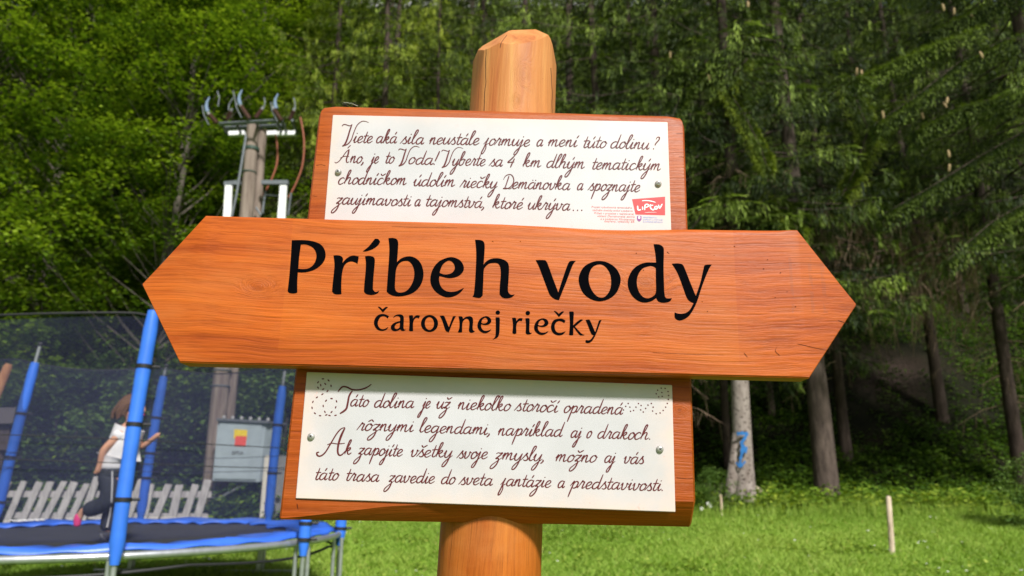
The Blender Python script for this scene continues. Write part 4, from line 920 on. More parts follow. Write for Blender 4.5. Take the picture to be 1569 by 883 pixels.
for (xa, ya, xb_, yb_) in ((-70, 757, 323, 758), (20, 790, 318, 792)):
    bm = bmesh.new(); A0, A1 = at(xa, ya + 5, YF + .07), at(xb_, yb_ + 5, YF + .07); A2, A3 = at(xb_, yb_ - 5, YF + .07), at(xa, ya - 5, YF + .07)
    boxc(bm, [A - fence.location for A in (A0, A1, A2, A3)], (0, .03, 0), .003); bm_obj('rail', bm, PK, fence)

# ------------------------------------------------------------------ UTILITY POLE with switch gear
YP = 12.9
CONC = bark('weathered_pole_wood', (.12, .09, .075), (.27, .22, .185), (14, 14, 1.2))
BUSHG = plain('dull_grey_fitting', (.22, .23, .24), .7)
STL = plain('grey_steel_section', (.13, .145, .16), .6, .4, .3, .2, 12)
WST = plain('white_painted_steel', (.78, .79, .80), .45, .4, 0, .05)
CER = plain('brown_glazed_insulator', (.10, .05, .045), .2, .6, 0, .2); CAB = plain('orange_cable', (.24, .07, .035), .6)
DGR = plain('dark_green_band', (.03, .06, .045), .6)
pb = at(325, 790, YP); up_ = empty('utility_pole', (pb.x, pb.y, G(pb.x, pb.y)), 'twin wooden power pole carrying a switch platform with insulators behind the trampoline', 'utility pole')
def U_(px, py, dy=0): return at(px, py, YP + dy) - up_.location
for pl_, r0, r1, dy in ((((320, 792), (325, 734), (341, 563), (360, 440), (378, 327), (388, 192)), .17, .115, 0), (((334, 792), (340, 734), (357, 563), (376, 440), (393, 327), (402, 200)), .13, .085, .22)):
    bm = bmesh.new(); P = [U_(*p, dy) for p in pl_]; P = [Vector((P[0].x, P[0].y, -.4))] + P; n = len(P)
    tube(bm, P, [r0 + (r1 - r0) * k / (n - 1) for k in range(n)], 18); bm_obj('post', bm, CONC, up_, 50)
for (px, py, r) in ((386, 229, .125), (382, 265, .126), (341, 568, .150), (338.5, 592, .150)):
    bm = bmesh.new(); c0 = U_(px, py); tube(bm, [c0 - Vector((0, 0, .03 if py < 240 else .01)), c0 + Vector((0, 0, .03 if py < 240 else .01))], r + .012, 16); bm_obj('band', bm, DGR if py < 300 else STL, up_, 50)
def bar(pts, r, mat=STL, name='crossbar', seg=4): 
    bm = bmesh.new(); tube(bm, pts, r, seg); return bm_obj(name, bm, mat, up_)
for (a, c2, dy) in (((336, 190), (424, 185), -.35), ((352, 207), (455, 203), .45), ((345, 196), (437, 192), .1)):
    bar([U_(*a, dy), U_(*c2, dy)], .035)
for px in (340, 362, 392, 424, 432, 448): bar([U_(px, 190 - (px - 336) * .05, -.35), U_(px + 8, 206, .45)], .028)
for (x0, x1) in ((350, 374), (404, 424), (426, 452)):
    bm = bmesh.new(); boxc(bm, [U_(x0, 201, .3), U_(x1, 200, .3), U_(x1, 206, .3), U_(x0, 207, .3)], (0, .1, 0)); bm_obj('platform_plate', bm, WST, up_)
# braces and lower bracket frame
bar([U_(377, 208, -.2), U_(362, 300, -.22), U_(355, 332, -.22)], .022, STL, 'brace', 6); bar([U_(401, 205, .3), U_(394, 300, .3), U_(392, 330, .3)], .02, STL, 'brace', 6)
for (a, c2) in (((343, 281), (368, 279)), ((400, 279), (441, 279))):
    bm = bmesh.new(); boxc(bm, [U_(a[0], a[1] + 3, -.1), U_(c2[0], c2[1] + 3, -.1), U_(c2[0], c2[1] - 3, -.1), U_(a[0], a[1] - 3, -.1)], (0, .08, 0)); bm_obj('bracket', bm, STL, up_)
for (xt, xl) in ((350, 347), (434, 430)):
    bm = bmesh.new(); boxc(bm, [U_(xl - 6, 345, -.12), U_(xl + 6, 345, -.12), U_(xt + 5, 284, -.12), U_(xt - 5, 284, -.12)], (0, .05, 0)); bm_obj('bracket_plate', bm, WST, up_)
bar([U_(360, 345, -.1), U_(450, 343, -.1)], .02); bar([U_(404, 299, 0), U_(440, 301, 0)], .01); bar([U_(392, 318, 0), U_(400, 330, 0)], .02, STL, 'brace', 6)
# insulators and arcing horns
def insul(a, c2, dy, r=.05):
    p, q = U_(*a, dy), U_(*c2, dy); n = 13; bm = bmesh.new()
    tube(bm, [p.lerp(q, k / (n - 1)) for k in range(n)], [(r if k % 2 else r * .6) for k in range(n)], 10); o = bm_obj('insulator', bm, CER, up_, 40)
    bm = bmesh.new(); d = (q - p).normalized(); tube(bm, [q, q + d * .06], .026, 8); bm_obj('terminal', bm, BUSHG, o, 40)
for a, c2, dy in (((332, 189), (321, 176), -.4), ((347, 184), (354, 171), .2), ((382, 182), (369, 163), -.4), ((391, 181), (401, 168), .2), ((431, 185), (420, 168), -.4), ((444, 184), (450, 170), .2)):
    insul(a, c2, dy)
LBL = plain('pale_blue_glass_horn', (.16, .22, .32), .8, .2)
for (x, y) in ((316, 168), (366, 157), (421, 163)):
    bm = bmesh.new(); tube(bm, [U_(x + 2, y + 4, -.4), U_(x, y - 4, -.4), U_(x + 1, y - 11, -.4), U_(x + 5, y - 19, -.4)], [.038, .034, .024, .014], 8); bm_obj('arcing_horn', bm, LBL, up_, 60)
    bm = bmesh.new(); tube(bm, [U_(x + 4, y + 24, -.4), U_(x - 4, y + 8, -.4), U_(x - 6, y - 6, -.4)], .014, 6); bm_obj('contact_arm', bm, STL, up_, 60)
for pts in (((350, 169), (351, 160), (357, 150)), ((404, 166), (406, 158), (405, 150)), ((452, 168), (452, 158), (450, 150)), ((333, 140), (336, 150), (334, 163)), ((357, 140), (360, 152), (363, 162))):
    bar([U_(*p, 0) for p in pts], .012, STL, 'contact_rod', 6)
for pts in (((423, 208), (425, 230), (424, 252), (416, 275), (407, 293)), ((460, 180), (464, 200), (466, 225), (463, 255), (454, 280), (446, 296))):
    bm = bmesh.new(); P = [U_(p.x, p.y, .1) for p in cr(pts, 4)]; tube(bm, P, .018, 8); tube(bm, [P[-1], P[-1] + (P[-1] - P[-2]).normalized() * .1], .024, 8); o = bm_obj('cable', bm, CAB, up_, 60)
    bm = bmesh.new(); tube(bm, [P[-1] + Vector((0, -.01, 0)), P[-1] + Vector((-.02, -.01, -.45))], .022, 6); bm_obj('cable_end', bm, STL, o, 60)

# ------------------------------------------------------------------ ELECTRICAL CABINET
YB = 12.3
BUSH = plain('grey_bushing', (.30, .30, .30), .6); CABM = plain('pale_blue_grey_paint', (.34, .40, .44), .45, .4, 0, .1, 5); STL2 = None; YEL = plain('yellow_sticker', (.75, .55, .03), .5); LRED = plain('red_sticker', (.7, .09, .07), .5)
k0 = at(365, 790, YB); cab = empty('electrical_cabinet', (k0.x, k0.y, G(k0.x, k0.y)), 'pale grey electrical cabinet with yellow and red warning sticker on the power pole', 'cabinet')
def K_(px, py, dy=0): return at(px, py, YB + dy) - cab.location
bm = bmesh.new(); boxc(bm, [K_(325, 737), K_(397, 739), K_(408, 646), K_(334, 642)], (.16, .38, 0), .006); bm_obj('case', bm, CABM, cab)
bm = bmesh.new(); boxc(bm, [K_(328, 734, -.02), K_(392, 735.5, -.02), K_(402, 649, -.02), K_(337, 646, -.02)], (0, .016, 0), .004); dr = bm_obj('door', bm, CABM, cab)
bm = bmesh.new(); boxc(bm, [K_(331, 645, -.06), K_(411, 649, -.06), K_(411, 645, -.06), K_(332, 641, -.06)], (.16, .5, 0), .004); bm_obj('roof', bm, STL, cab)
bm = bmesh.new(); boxc(bm, [K_(358, 672, -.026), K_(378, 673, -.026), K_(379, 659, -.026), K_(359, 658, -.026)], (0, .003, 0)); bm_obj('warning_sticker', bm, YEL, dr)
bm = bmesh.new(); boxc(bm, [K_(359, 684, -.0262), K_(376, 684.5, -.0262), K_(378, 668.5, -.0262), K_(361, 668, -.0262)], (0, .003, 0)); bm_obj('warning_sticker', bm, LRED, dr)
cu = bpy.data.curves.new('t', 'FONT'); cu.body = 'BPSA'; cu.size = .085; cu.extrude = .001
o = bpy.data.objects.new('t', cu); COL.objects.link(o); dg = bpy.context.evaluated_depsgraph_get(); me = bpy.data.meshes.new_from_object(o.evaluated_get(dg)); bpy.data.objects.remove(o)
me.transform(Matrix.Translation(K_(355, 697, -.024)) @ Matrix.Rotation(R(90), 4, 'X')); me.name = 'lettering'; me.materials.clear(); link('lettering', me, SOCK, dr)
for k in range(6):
    c0 = K_(343 + k * 13.5, 641.5 + k * .7, .2); bm = bmesh.new(); tube(bm, [c0, c0 + Vector((0, 0, .035)), c0 + Vector((0, 0, .05))], [.028, .03, .018], 8); bm_obj('bushing', bm, BUSH, cab, 50)
bm = bmesh.new(); tube(bm, [K_(325, 769, .1), K_(372, 744, .1)], .02, 6); bm_obj('strut', bm, GALV, cab)
for px in (330, 401):
    bm = bmesh.new(); tube(bm, [K_(px, 738, .2), Vector((K_(px, 738, .2).x, K_(px, 738, .2).y, -.15))], .03, 6); bm_obj('support', bm, STL, cab)
# pale concrete marker beside it
MK = plain('pale_painted_concrete', (.62, .58, .52), .7, .2, 0, .08, 12, .002)
c1 = at(401, 800, 11.9); mk = bpy.data.objects.new('x', None)
bm = bmesh.new(); P = [at(396, 803, 11.9), at(407, 803, 11.9), at(416, 698, 11.9), at(405, 698, 11.9)]; c1 = Vector((c1.x, c1.y, G(c1.x, c1.y)))
bpy.data.objects.remove(mk)
boxc(bm, [p - c1 for p in P], (0, .13, 0), .02); o = bm_obj('marker_post', bm, MK, None, 50); o.location = c1
tag(o, 'slim pale concrete post with a rounded top right of the electrical cabinet', 'post')
GP = plain('grey_concrete_panel', (.20, .20, .20), .8, .2, 0, .15, 8)
c1 = at(424, 800, 12.0); c1 = Vector((c1.x, c1.y, G(c1.x, c1.y))); bm = bmesh.new()
boxc(bm, [at(409, 803, 12.15) - c1, at(450, 803, 12.15) - c1, at(455, 698, 12.15) - c1, at(419, 697, 12.15) - c1], (0, .1, 0), .01); o = bm_obj('concrete_slab', bm, GP, None); o.location = c1
tag(o, 'upright grey concrete slab between the pale post and the lower sign board', 'slab')

# ------------------------------------------------------------------ far left: leaning log and small roofed box
LOG = bark('peeled_log', (.30, .13, .06), (.50, .26, .13), (10, 10, 2))
l0 = Vector(gp(-62, 790, 10.5)); bm = bmesh.new(); tube(bm, [Vector((0, 0, -.1)), at(-20, 640, 10.5) - l0, at(12, 562, 10.5) - l0, at(14, 558, 10.5) - l0], [.07, .065, .06, .04], 10)
o = bm_obj('leaning_log', bm, LOG, None, 50); o.location = l0; tag(o, 'reddish peeled log leaning at the left edge behind the safety net', 'log')
DKW = bark('dark_weathered_wood', (.035, .028, .026), (.09, .07, .065)); RGR = plain('grey_roof_board', (.07, .062, .065), .8)
l0 = Vector(gp(4, 790, 11.9)); bx = empty('nesting_box', l0, 'small dark wooden box on a post with a grey sloping roof at the left edge', 'box')
def N_(px, py, dy=0): return at(px, py, 11.9 + dy) - l0
bm = bmesh.new(); boxc(bm, [N_(-16, 650, -.1), N_(18, 649, -.1), N_(23, 626, .1), N_(-14, 626, .1)], (0, .03, .02), .004); bm_obj('roof', bm, RGR, bx)
bm = bmesh.new(); boxc(bm, [N_(-14, 690), N_(13, 690), N_(14, 651), N_(-13, 651)], (0, .2, 0), .004); bm_obj('case', bm, DKW, bx)
bm = bmesh.new(); tube(bm, [Vector((N_(2, 690, .1).x, N_(2, 690, .1).y, -.1)), N_(2, 690, .1)], .05, 8); bm_obj('post', bm, DKW, bx)

# ------------------------------------------------------------------ stakes, a fallen board
STK = bark('weathered_stake_wood', (.34, .25, .17), (.62, .52, .40), (20, 20, 4))
for (px, py, ty, Y, r, lx, lab, nm) in ((1365, 838, 760, 10.0, .034, -4, 'short pale wooden stake standing in the lawn on the right', 'stake'), (1106, 790, 758, 12.8, .022, -2, 'thin short stake at the foot of the forked tree with blue paint', 'stake')):
    p = at(px, py, Y); p = Vector((p.x, p.y, G(p.x, p.y) - .0)); t = at(px + lx, ty, Y)
    bm = bmesh.new(); tube(bm, [Vector((0, 0, -.1)), (t - p) * .5 + Vector((.004, 0, 0)), (t - p) * .97, (t - p)], [r * 1.05, r, r * .95, r * .55], 9); o = bm_obj('wooden_stake', bm, STK, None, 35); o.location = p
    tag(o, lab, 'stake')
p = at(1172, 743, 14.6); p.z = G(p.x, p.y) + .16; bm = bmesh.new(); box(bm, (0, 0, 0), (.5, .16, .03), Matrix.Rotation(.5, 3, 'Y') @ Matrix.Rotation(.5, 3, 'X')); o = bm_obj('fallen_board', bm, STK, None); o.location = p
tag(o, 'brown piece of board lying in the undergrowth right of the forked tree', 'board')

# ------------------------------------------------------------------ GROUND
def spaced(a, b_, lo, hi, fine, coarse):
    v = []; x = a
    while x < b_:
        v.append(x); x += fine if lo <= x < hi else coarse
    v.append(b_); return v
xs = [-220, -160, -120, -90, -70, -55, -45, -38] + spaced(-32, 32, -14, 16, .25, .8) + [38, 45, 55, 70, 90, 120, 160, 220]
ys = [-220, -120, -60, -30, -15, -8] + spaced(-4, 30, 4, 22, .25, .6) + [32, 34, 37, 40, 45, 50, 56, 64, 74, 86, 100, 120, 150, 200, 300]
me = bpy.data.meshes.new('ground'); nx, ny = len(xs), len(ys)
me.from_pydata([(x, y, G(x, y)) for y in ys for x in xs], [], [(j * nx + i, j * nx + i + 1, (j + 1) * nx + i + 1, (j + 1) * nx + i) for j in range(ny - 1) for i in range(nx - 1)])
smooth(me, 80)
m, nt, nd, lk, b = M('lawn_and_forest_floor')
tc = nd.new('ShaderNodeTexCoord'); P = tc.outputs['Object']; sx = nd.new('ShaderNodeSeparateXYZ'); lk.new(P, sx.inputs[0])
n1 = noise(nd, lk, P, 3, 6); n2 = noise(nd, lk, P, 22, 5); n3 = noise(nd, lk, P, .6, 4)
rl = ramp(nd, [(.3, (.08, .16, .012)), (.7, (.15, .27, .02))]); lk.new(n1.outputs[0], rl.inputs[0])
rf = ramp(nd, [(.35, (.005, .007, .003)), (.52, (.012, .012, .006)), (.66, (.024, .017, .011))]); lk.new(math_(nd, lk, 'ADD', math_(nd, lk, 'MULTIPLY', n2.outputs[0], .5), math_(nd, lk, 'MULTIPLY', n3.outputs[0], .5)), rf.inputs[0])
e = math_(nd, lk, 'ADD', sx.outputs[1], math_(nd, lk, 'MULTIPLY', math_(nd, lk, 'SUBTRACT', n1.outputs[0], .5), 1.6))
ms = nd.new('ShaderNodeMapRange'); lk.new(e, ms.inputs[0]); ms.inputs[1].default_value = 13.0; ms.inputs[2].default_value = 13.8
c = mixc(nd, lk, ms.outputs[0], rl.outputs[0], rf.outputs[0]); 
# bare scree patch on the slope to the right
pc = at(1370, 600, 20.5)
dx = math_(nd, lk, 'MULTIPLY', math_(nd, lk, 'SUBTRACT', sx.outputs[0], pc.x), .55); dy = math_(nd, lk, 'MULTIPLY', math_(nd, lk, 'SUBTRACT', sx.outputs[1], 20.8), .8)
dd = math_(nd, lk, 'ADD', math_(nd, lk, 'MULTIPLY', dx, dx), math_(nd, lk, 'MULTIPLY', dy, dy))
kk = math_(nd, lk, 'MULTIPLY', math_(nd, lk, 'EXPONENT', math_(nd, lk, 'MULTIPLY', dd, -4.0)), math_(nd, lk, 'GREATER_THAN', n2.outputs[0], .46))
c = mixc(nd, lk, kk, c, (.085, .060, .052))
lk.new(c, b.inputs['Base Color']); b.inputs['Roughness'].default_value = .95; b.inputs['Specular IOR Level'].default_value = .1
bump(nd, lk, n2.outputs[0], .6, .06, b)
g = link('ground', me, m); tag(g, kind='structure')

# ------------------------------------------------------------------ LAWN
def Gv(x, y): return np.array([G(a, c2) for a, c2 in zip(x, y)])
GRASS = leafmat('grass_blades', [(0, (.11, .18, .026)), (.5, (.245, .385, .055)), (.85, (.38, .50, .10)), (1, (.45, .43, .13))], .35, .5, 0)
def in_view(x, y, m_=1.25): return np.abs(x) < (y * .70 * m_ + .6)
N = 230000
y = 4.5 + 9.6 * rng.random(N * 2) ** .85; x = (rng.random(N * 2) * 2 - 1) * 10.5
k = in_view(x, y) & ~((y < 7.4) & (rng.random(N * 2) < .8)); x, y = x[k][:N], y[k][:N]; n = len(x)
gx = np.linspace(-12, 12, 97); gy = np.linspace(4, 16, 97); GZ = np.array([[G(a, c2) for a in gx] for c2 in gy])
def Gf(x, y):
    fx = np.clip((x + 12) / 24 * 96, 0, 95.999); fy = np.clip((y - 4) / 12 * 96, 0, 95.999); i = fx.astype(int); j = fy.astype(int); u = fx - i; v = fy - j
    return GZ[j, i] * (1 - u) * (1 - v) + GZ[j, i + 1] * u * (1 - v) + GZ[j + 1, i] * (1 - u) * v + GZ[j + 1, i + 1] * u * v
patch = .5 + .5 * np.sin(x * 1.9 + np.sin(y * 2.3) * 1.5) * np.cos(y * 2.1 + np.sin(x * 3.1))
patch2 = .5 + .5 * np.sin(x * .7 + 2 + np.sin(y * .9)) * np.cos(y * .8 + x * .3)
h = (.035 + .05 * rng.random(n)) * (.7 + .7 * patch) * np.where(y > 12.9, 1.9, 1)
w_ = .006 + .006 * rng.random(n); a = rng.random(n) * 2 * np.pi; ln = (.5 + 1.1 * rng.random(n)) * h
z = Gf(x, y) - .005; la = rng.random(n) * 2 * np.pi
T = np.zeros((n, 3, 3)); T[:, 0] = np.stack([x - np.cos(a) * w_, y - np.sin(a) * w_, z], 1); T[:, 1] = np.stack([x + np.cos(a) * w_, y + np.sin(a) * w_, z], 1)
T[:, 2] = np.stack([x + np.cos(la) * ln, y + np.sin(la) * ln, z + h], 1)
tone = .30 + .35 * patch2 + .22 * patch * rng.random(n) + .2 * (rng.random(n) - .5)
tone = np.where(rng.random(n) < .03, .97, np.clip(tone, 0, .9))
tag(link('grass', quad_mesh('grass', T, tone, GRASS, 3)), 'short bright green lawn grass', 'grass', kind='stuff')
def leafcloud(C, size, tilt, droop=0, asp=.6, rg=rng):
    """rhombic leaves at the points C (n,3); returns (n,4,3)"""
    n = len(C); a = rg.random(n) * 2 * np.pi; s = size * (.65 + .7 * rg.random(n))
    el = (rg.random(n) - .5) * 2 * tilt - droop
    d = np.stack([np.cos(a) * np.cos(el), np.sin(a) * np.cos(el), np.sin(el)], 1)
    sd_ = np.stack([-np.sin(a), np.cos(a), (rg.random(n) - .5) * 2 * tilt], 1); sd_ /= np.linalg.norm(sd_, axis=1)[:, None]
    d *= s[:, None]; wv_ = sd_ * (s * asp)[:, None] / 2
    return np.stack([C, C + d * .45 + wv_, C + d, C + d * .45 - wv_], 1)
# broad-leaved weeds in the lawn
WEED = leafmat('lawn_weed_leaves', [(0, (.11, .19, .022)), (.5, (.21, .33, .04)), (1, (.38, .46, .09))], .35, .45, 0)
pts = []; tn = []
for k in range(260):
    yy = 7.6 + 5.6 * rnd.random(); xx = rnd.uniform(-.7, .75) * yy
    if k < 26: q = at(rnd.uniform(1170, 1330), rnd.uniform(812, 850), 10.3); xx, yy = q.x, q.y + rnd.uniform(-.5, .5)
    nl = rnd.randint(14, 34); c0 = np.array([xx, yy, G(xx, yy) + .03]); pts.append(c0 + rng.normal(size=(nl, 3)) * [.11, .11, .022]); tn.append(np.clip(.5 + .25 * rng.normal(size=nl), 0, 1))
C = np.concatenate(pts); tag(link('lawn_weeds', quad_mesh('lawn_weeds', leafcloud(C, .055, .5, 0, .8), np.concatenate(tn), WEED)), 'broad leaved weeds and clover growing through the lawn', 'weeds', kind='stuff')
DAISY = plain('white_petals', (.8, .8, .76), .7)
n = 150; yy = 7.6 + 5 * rng.random(n); xx = (rng.random(n) * 1.4 - .7) * yy; C = np.stack([xx, yy, Gf(xx, yy) + .07], 1)
tag(link('daisies', quad_mesh('daisies', np.concatenate([leafcloud(C, .026, .3, 0, .9), leafcloud(C, .026, .3, 0, .9)]), None, DAISY)), 'small white daisies dotted over the lawn', 'flowers', kind='stuff')

# ------------------------------------------------------------------ UNDERGROWTH
UND = leafmat('undergrowth_leaves', [(0, (.022, .050, .010)), (.4, (.06, .125, .016)), (.75, (.14, .24, .025)), (1, (.30, .38, .05))], .35, .5, 0)
def plants(cx, cy, n, hgt, rad, size):
    C = np.repeat(np.stack([cx, cy], 1), n, axis=0); m_ = len(C); rr = np.repeat(rad, n); hh = np.repeat(hgt, n)
    q = rng.normal(size=(m_, 2)) * rr[:, None] * .5; z_ = rng.random(m_) ** .7 * hh
    xy = C + q; return np.concatenate([xy, (Gv(xy[:, 0], xy[:, 1]) + z_ * np.exp(-(q ** 2).sum(1) / (rr ** 2 + 1e-6)))[:, None]], 1)
np_ = 11000
cy = 13.1 + 15 * rng.random(np_) ** 1.35; cx = (rng.random(np_) * 2 - 1) * (cy * .78)
keep = ~((np.abs(cx - pc.x) < 2.2) & (np.abs(cy - 20.5) < 1.6) & (rng.random(np_) < .85)); cx, cy = cx[keep], cy[keep]
C = plants(cx, cy, 30, .12 + .40 * rng.random(len(cx)) ** 1.5, .22 + .25 * rng.random(len(cx)), .07)
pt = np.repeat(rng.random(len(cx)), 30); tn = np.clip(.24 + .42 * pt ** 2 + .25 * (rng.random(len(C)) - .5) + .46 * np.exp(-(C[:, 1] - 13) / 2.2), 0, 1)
n3_ = 900; cy3 = 11.9 + 1.6 * rng.random(n3_); cx3 = -9.6 + 6.6 * rng.random(n3_); C3 = plants(cx3, cy3, 26, .15 + .5 * rng.random(n3_) ** 1.5, .2 + .15 * rng.random(n3_), .07)
C = np.concatenate([C, C3]); tn = np.concatenate([tn, np.clip(.45 + .25 * rng.normal(size=len(C3)), 0, 1)])
tag(link('undergrowth', quad_mesh('undergrowth', leafcloud(C, .085, .55, .1, .75), tn, UND)), 'low leafy undergrowth along the forest edge and up the slope', 'undergrowth', kind='stuff')
# tall grass and stems on the margin
n = 26000; yy = 12.6 + 1.9 * rng.random(n) ** 1.3; xx = (rng.random(n) * 2 - 1) * yy * .78; hh = .10 + .22 * rng.random(n) ** 2; zz = Gv(xx, yy)
a = rng.random(n) * 6.28; T = np.zeros((n, 3, 3)); T[:, 0] = np.stack([xx - .007 * np.cos(a), yy - .007 * np.sin(a), zz], 1); T[:, 1] = np.stack([xx + .007 * np.cos(a), yy + .007 * np.sin(a), zz], 1)
T[:, 2] = np.stack([xx + rng.normal(size=n) * .06, yy + rng.normal(size=n) * .06, zz + hh], 1)
tag(link('tall_grass', quad_mesh('tall_grass', T, np.clip(.3 + .5 * rng.random(n), 0, 1), GRASS, 3)), 'taller tufty grass along the edge of the lawn', 'grass', kind='stuff')

# ------------------------------------------------------------------ TREES
def gen_spruce(seed, H, z0, R0, dens=1.0, fs=.11, hang=.4):
    rg = np.random.default_rng(seed); Q = []; TN = []; ST = []
    z = z0
    while z < H - .4:
        nb = 5 if z < H * .8 else 4; a0 = rg.random() * 6.28
        for b_ in range(nb):
            az = a0 + b_ * 6.283 / nb + rg.normal() * .25; zz = z + rg.normal() * .10
            f = (H - zz) / (H - z0); L = R0 * max(.12, f ** .75) * (.7 + .5 * rg.random())
            if rg.random() < .30: continue
            L *= .75 + .5 * rg.random()
            if zz < z0 + 1.2: L *= .6 + .4 * rg.random()
            d = np.array([math.cos(az), math.sin(az), 0]); s = np.array([-d[1], d[0], 0]); up = np.array([0, 0, 1.])
            A = .30 + .22 * rg.random() + .12 * f; Bc = .22 + .12 * rg.random(); sk = rg.normal() * .12
            def cl(t): return np.array([0, 0, zz]) + np.outer(L * t, d) + np.outer(L * (-A * t ** 1.25 + Bc * t ** 3), up) + np.outer(L * sk * t ** 2, s)
            tt = np.linspace(0, .96, 6); ST.append((cl(tt), .012 + .016 * L / 3, ))
            K = max(4, int(L * 3.4)); tk = .14 + .86 * (np.arange(K) + .5) / K
            nf = int(90 * L * dens); ki = rg.integers(0, K, nf); side = np.where(rg.random(nf) < .5, -1., 1.)
            t = tk[ki]; u = rg.random(nf) ** .8; wl = (.36 * L * np.clip(1.05 - t, 0, 1) ** .6 + .10)
            wl = np.minimum(wl, .75) * np.where(t < .3, .7, 1); bb = rg.normal(size=K)[ki] * .2; tw_ = (rg.random(K * 2) < hang)[ki * 2 + (side > 0)]
            td = np.outer(np.full(nf, .55), d) + (side * (.83 + bb))[:, None] * s
            base = cl(t) + td * (wl * u)[:, None]; base[:, 2] -= .30 * wl * u ** 2
            hg = np.where(rg.random(nf) < .75, tw_, rg.random(nf) < hang); base[:, 2] -= np.where(hg, rg.random(nf) ** 1.3 * (.10 + .16 * L / 2.5), 0)
            pl = np.where(rg.random(nf) < .5, -1., 1.)[:, None]
            fd = td * .75 + pl * (np.outer(np.full(nf, .75), d) - side[:, None] * s * .45) * .55
            fd[:, 2] -= np.where(hg, .9 + .8 * rg.random(nf), .15 + .35 * rg.random(nf)); fd[hg, :2] *= .55
            fd /= np.linalg.norm(fd, axis=1)[:, None]; ln_ = fs * (.6 + .8 * rg.random(nf))
            wd = np.cross(fd, up + rg.normal(size=(nf, 3)) * .55); wd /= np.linalg.norm(wd, axis=1)[:, None] + 1e-9
            wd *= (fs * (.050 + .022 * rg.random(nf)))[:, None]
            Q.append(np.stack([base, base + fd * (ln_ * .45)[:, None] + wd, base + fd * ln_[:, None], base + fd * (ln_ * .45)[:, None] - wd], 1))
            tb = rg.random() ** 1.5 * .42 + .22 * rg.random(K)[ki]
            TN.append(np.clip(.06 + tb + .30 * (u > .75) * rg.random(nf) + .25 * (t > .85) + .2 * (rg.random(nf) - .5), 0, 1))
        z += .36 + .08 * rg.random()
    return np.concatenate(Q), np.concatenate(TN), ST
def stems_mesh(name, ST, mat, seg=3):
    V = []; F = []
    for P, r in ST:
        n = len(P); b0 = len(V)
        for i, p in enumerate(P):
            rr = r * (1 - .8 * i / (n - 1))
            for j in range(seg):
                a = 6.283 * j / seg; V.append((p[0] + rr * math.cos(a) * .7, p[1] + rr * math.sin(a) * .7, p[2] + rr * math.sin(a + 1)))
        for i in range(n - 1):
            for j in range(seg): F.append((b0 + i * seg + j, b0 + i * seg + (j + 1) % seg, b0 + (i + 1) * seg + (j + 1) % seg, b0 + (i + 1) * seg + j))
    me = bpy.data.meshes.new(name); me.from_pydata(V, [], F); me.materials.append(mat); return me
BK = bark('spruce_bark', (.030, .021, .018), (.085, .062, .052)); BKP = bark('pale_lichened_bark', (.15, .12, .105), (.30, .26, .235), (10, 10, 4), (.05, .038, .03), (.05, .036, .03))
BKB = bark('grey_brown_bark', (.05, .045, .035), (.14, .12, .10)); TW = plain('dead_twigs', (.24, .17, .12), .9, .1, 0, .3, 10)
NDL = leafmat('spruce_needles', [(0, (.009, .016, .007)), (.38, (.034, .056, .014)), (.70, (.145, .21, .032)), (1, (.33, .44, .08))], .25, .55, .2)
NDL2 = leafmat('pale_spruce_needles', [(0, (.018, .032, .006)), (.38, (.07, .108, .014)), (.65, (.20, .265, .028)), (1, (.36, .42, .055))], .28, .5, .2)
LEAF = leafmat('broad_leaves', [(0, (.016, .036, .006)), (.35, (.080, .145, .012)), (.62, (.21, .315, .025)), (1, (.42, .52, .06))], .42, .42, .15)
LEAFD = leafmat('dark_broad_leaves', [(0, (.03, .06, .016)), (.5, (.10, .18, .04)), (1, (.24, .34, .09))], .3, .45, .2)
crowns = []
for sd_, z0, R0, hang, mt in ((1, 4.6, 3.1, .45, NDL), (2, 3.4, 2.6, .4, NDL), (3, 5.4, 2.8, .5, NDL), (4, 2.0, 2.4, .5, NDL2)):
    Q, TN, ST = gen_spruce(sd_, 17.5, z0, R0, 4.6 if mt is NDL else 4.8, .115, hang)
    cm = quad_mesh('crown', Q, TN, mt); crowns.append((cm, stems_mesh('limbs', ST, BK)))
    if sd_ == 1: far_src = (Q[::15], TN[::15])
def trunk_mesh(r, H, mat, lean=(0, 0), seg=14, bend=.05, seed=0):
    bm = bmesh.new(); n = 14; q = random.Random(seed)
    pts = []; rs = []
    for i in range(n + 1):
        t = i / n; t2 = t ** 1.4; pts.append(Vector((lean[0] * t2 * H + bend * math.sin(t2 * 7 + seed), lean[1] * t2 * H, -.4 + t2 * (H + .4)))); rs.append(r * (1 - .78 * t2) * (1 + .35 * math.exp(-t2 * H * 2.2)) * (1 + q.uniform(-.03, .03)))
    tube(bm, pts, rs, seg); return bm, pts
SPG = 'spruces of the forest edge'
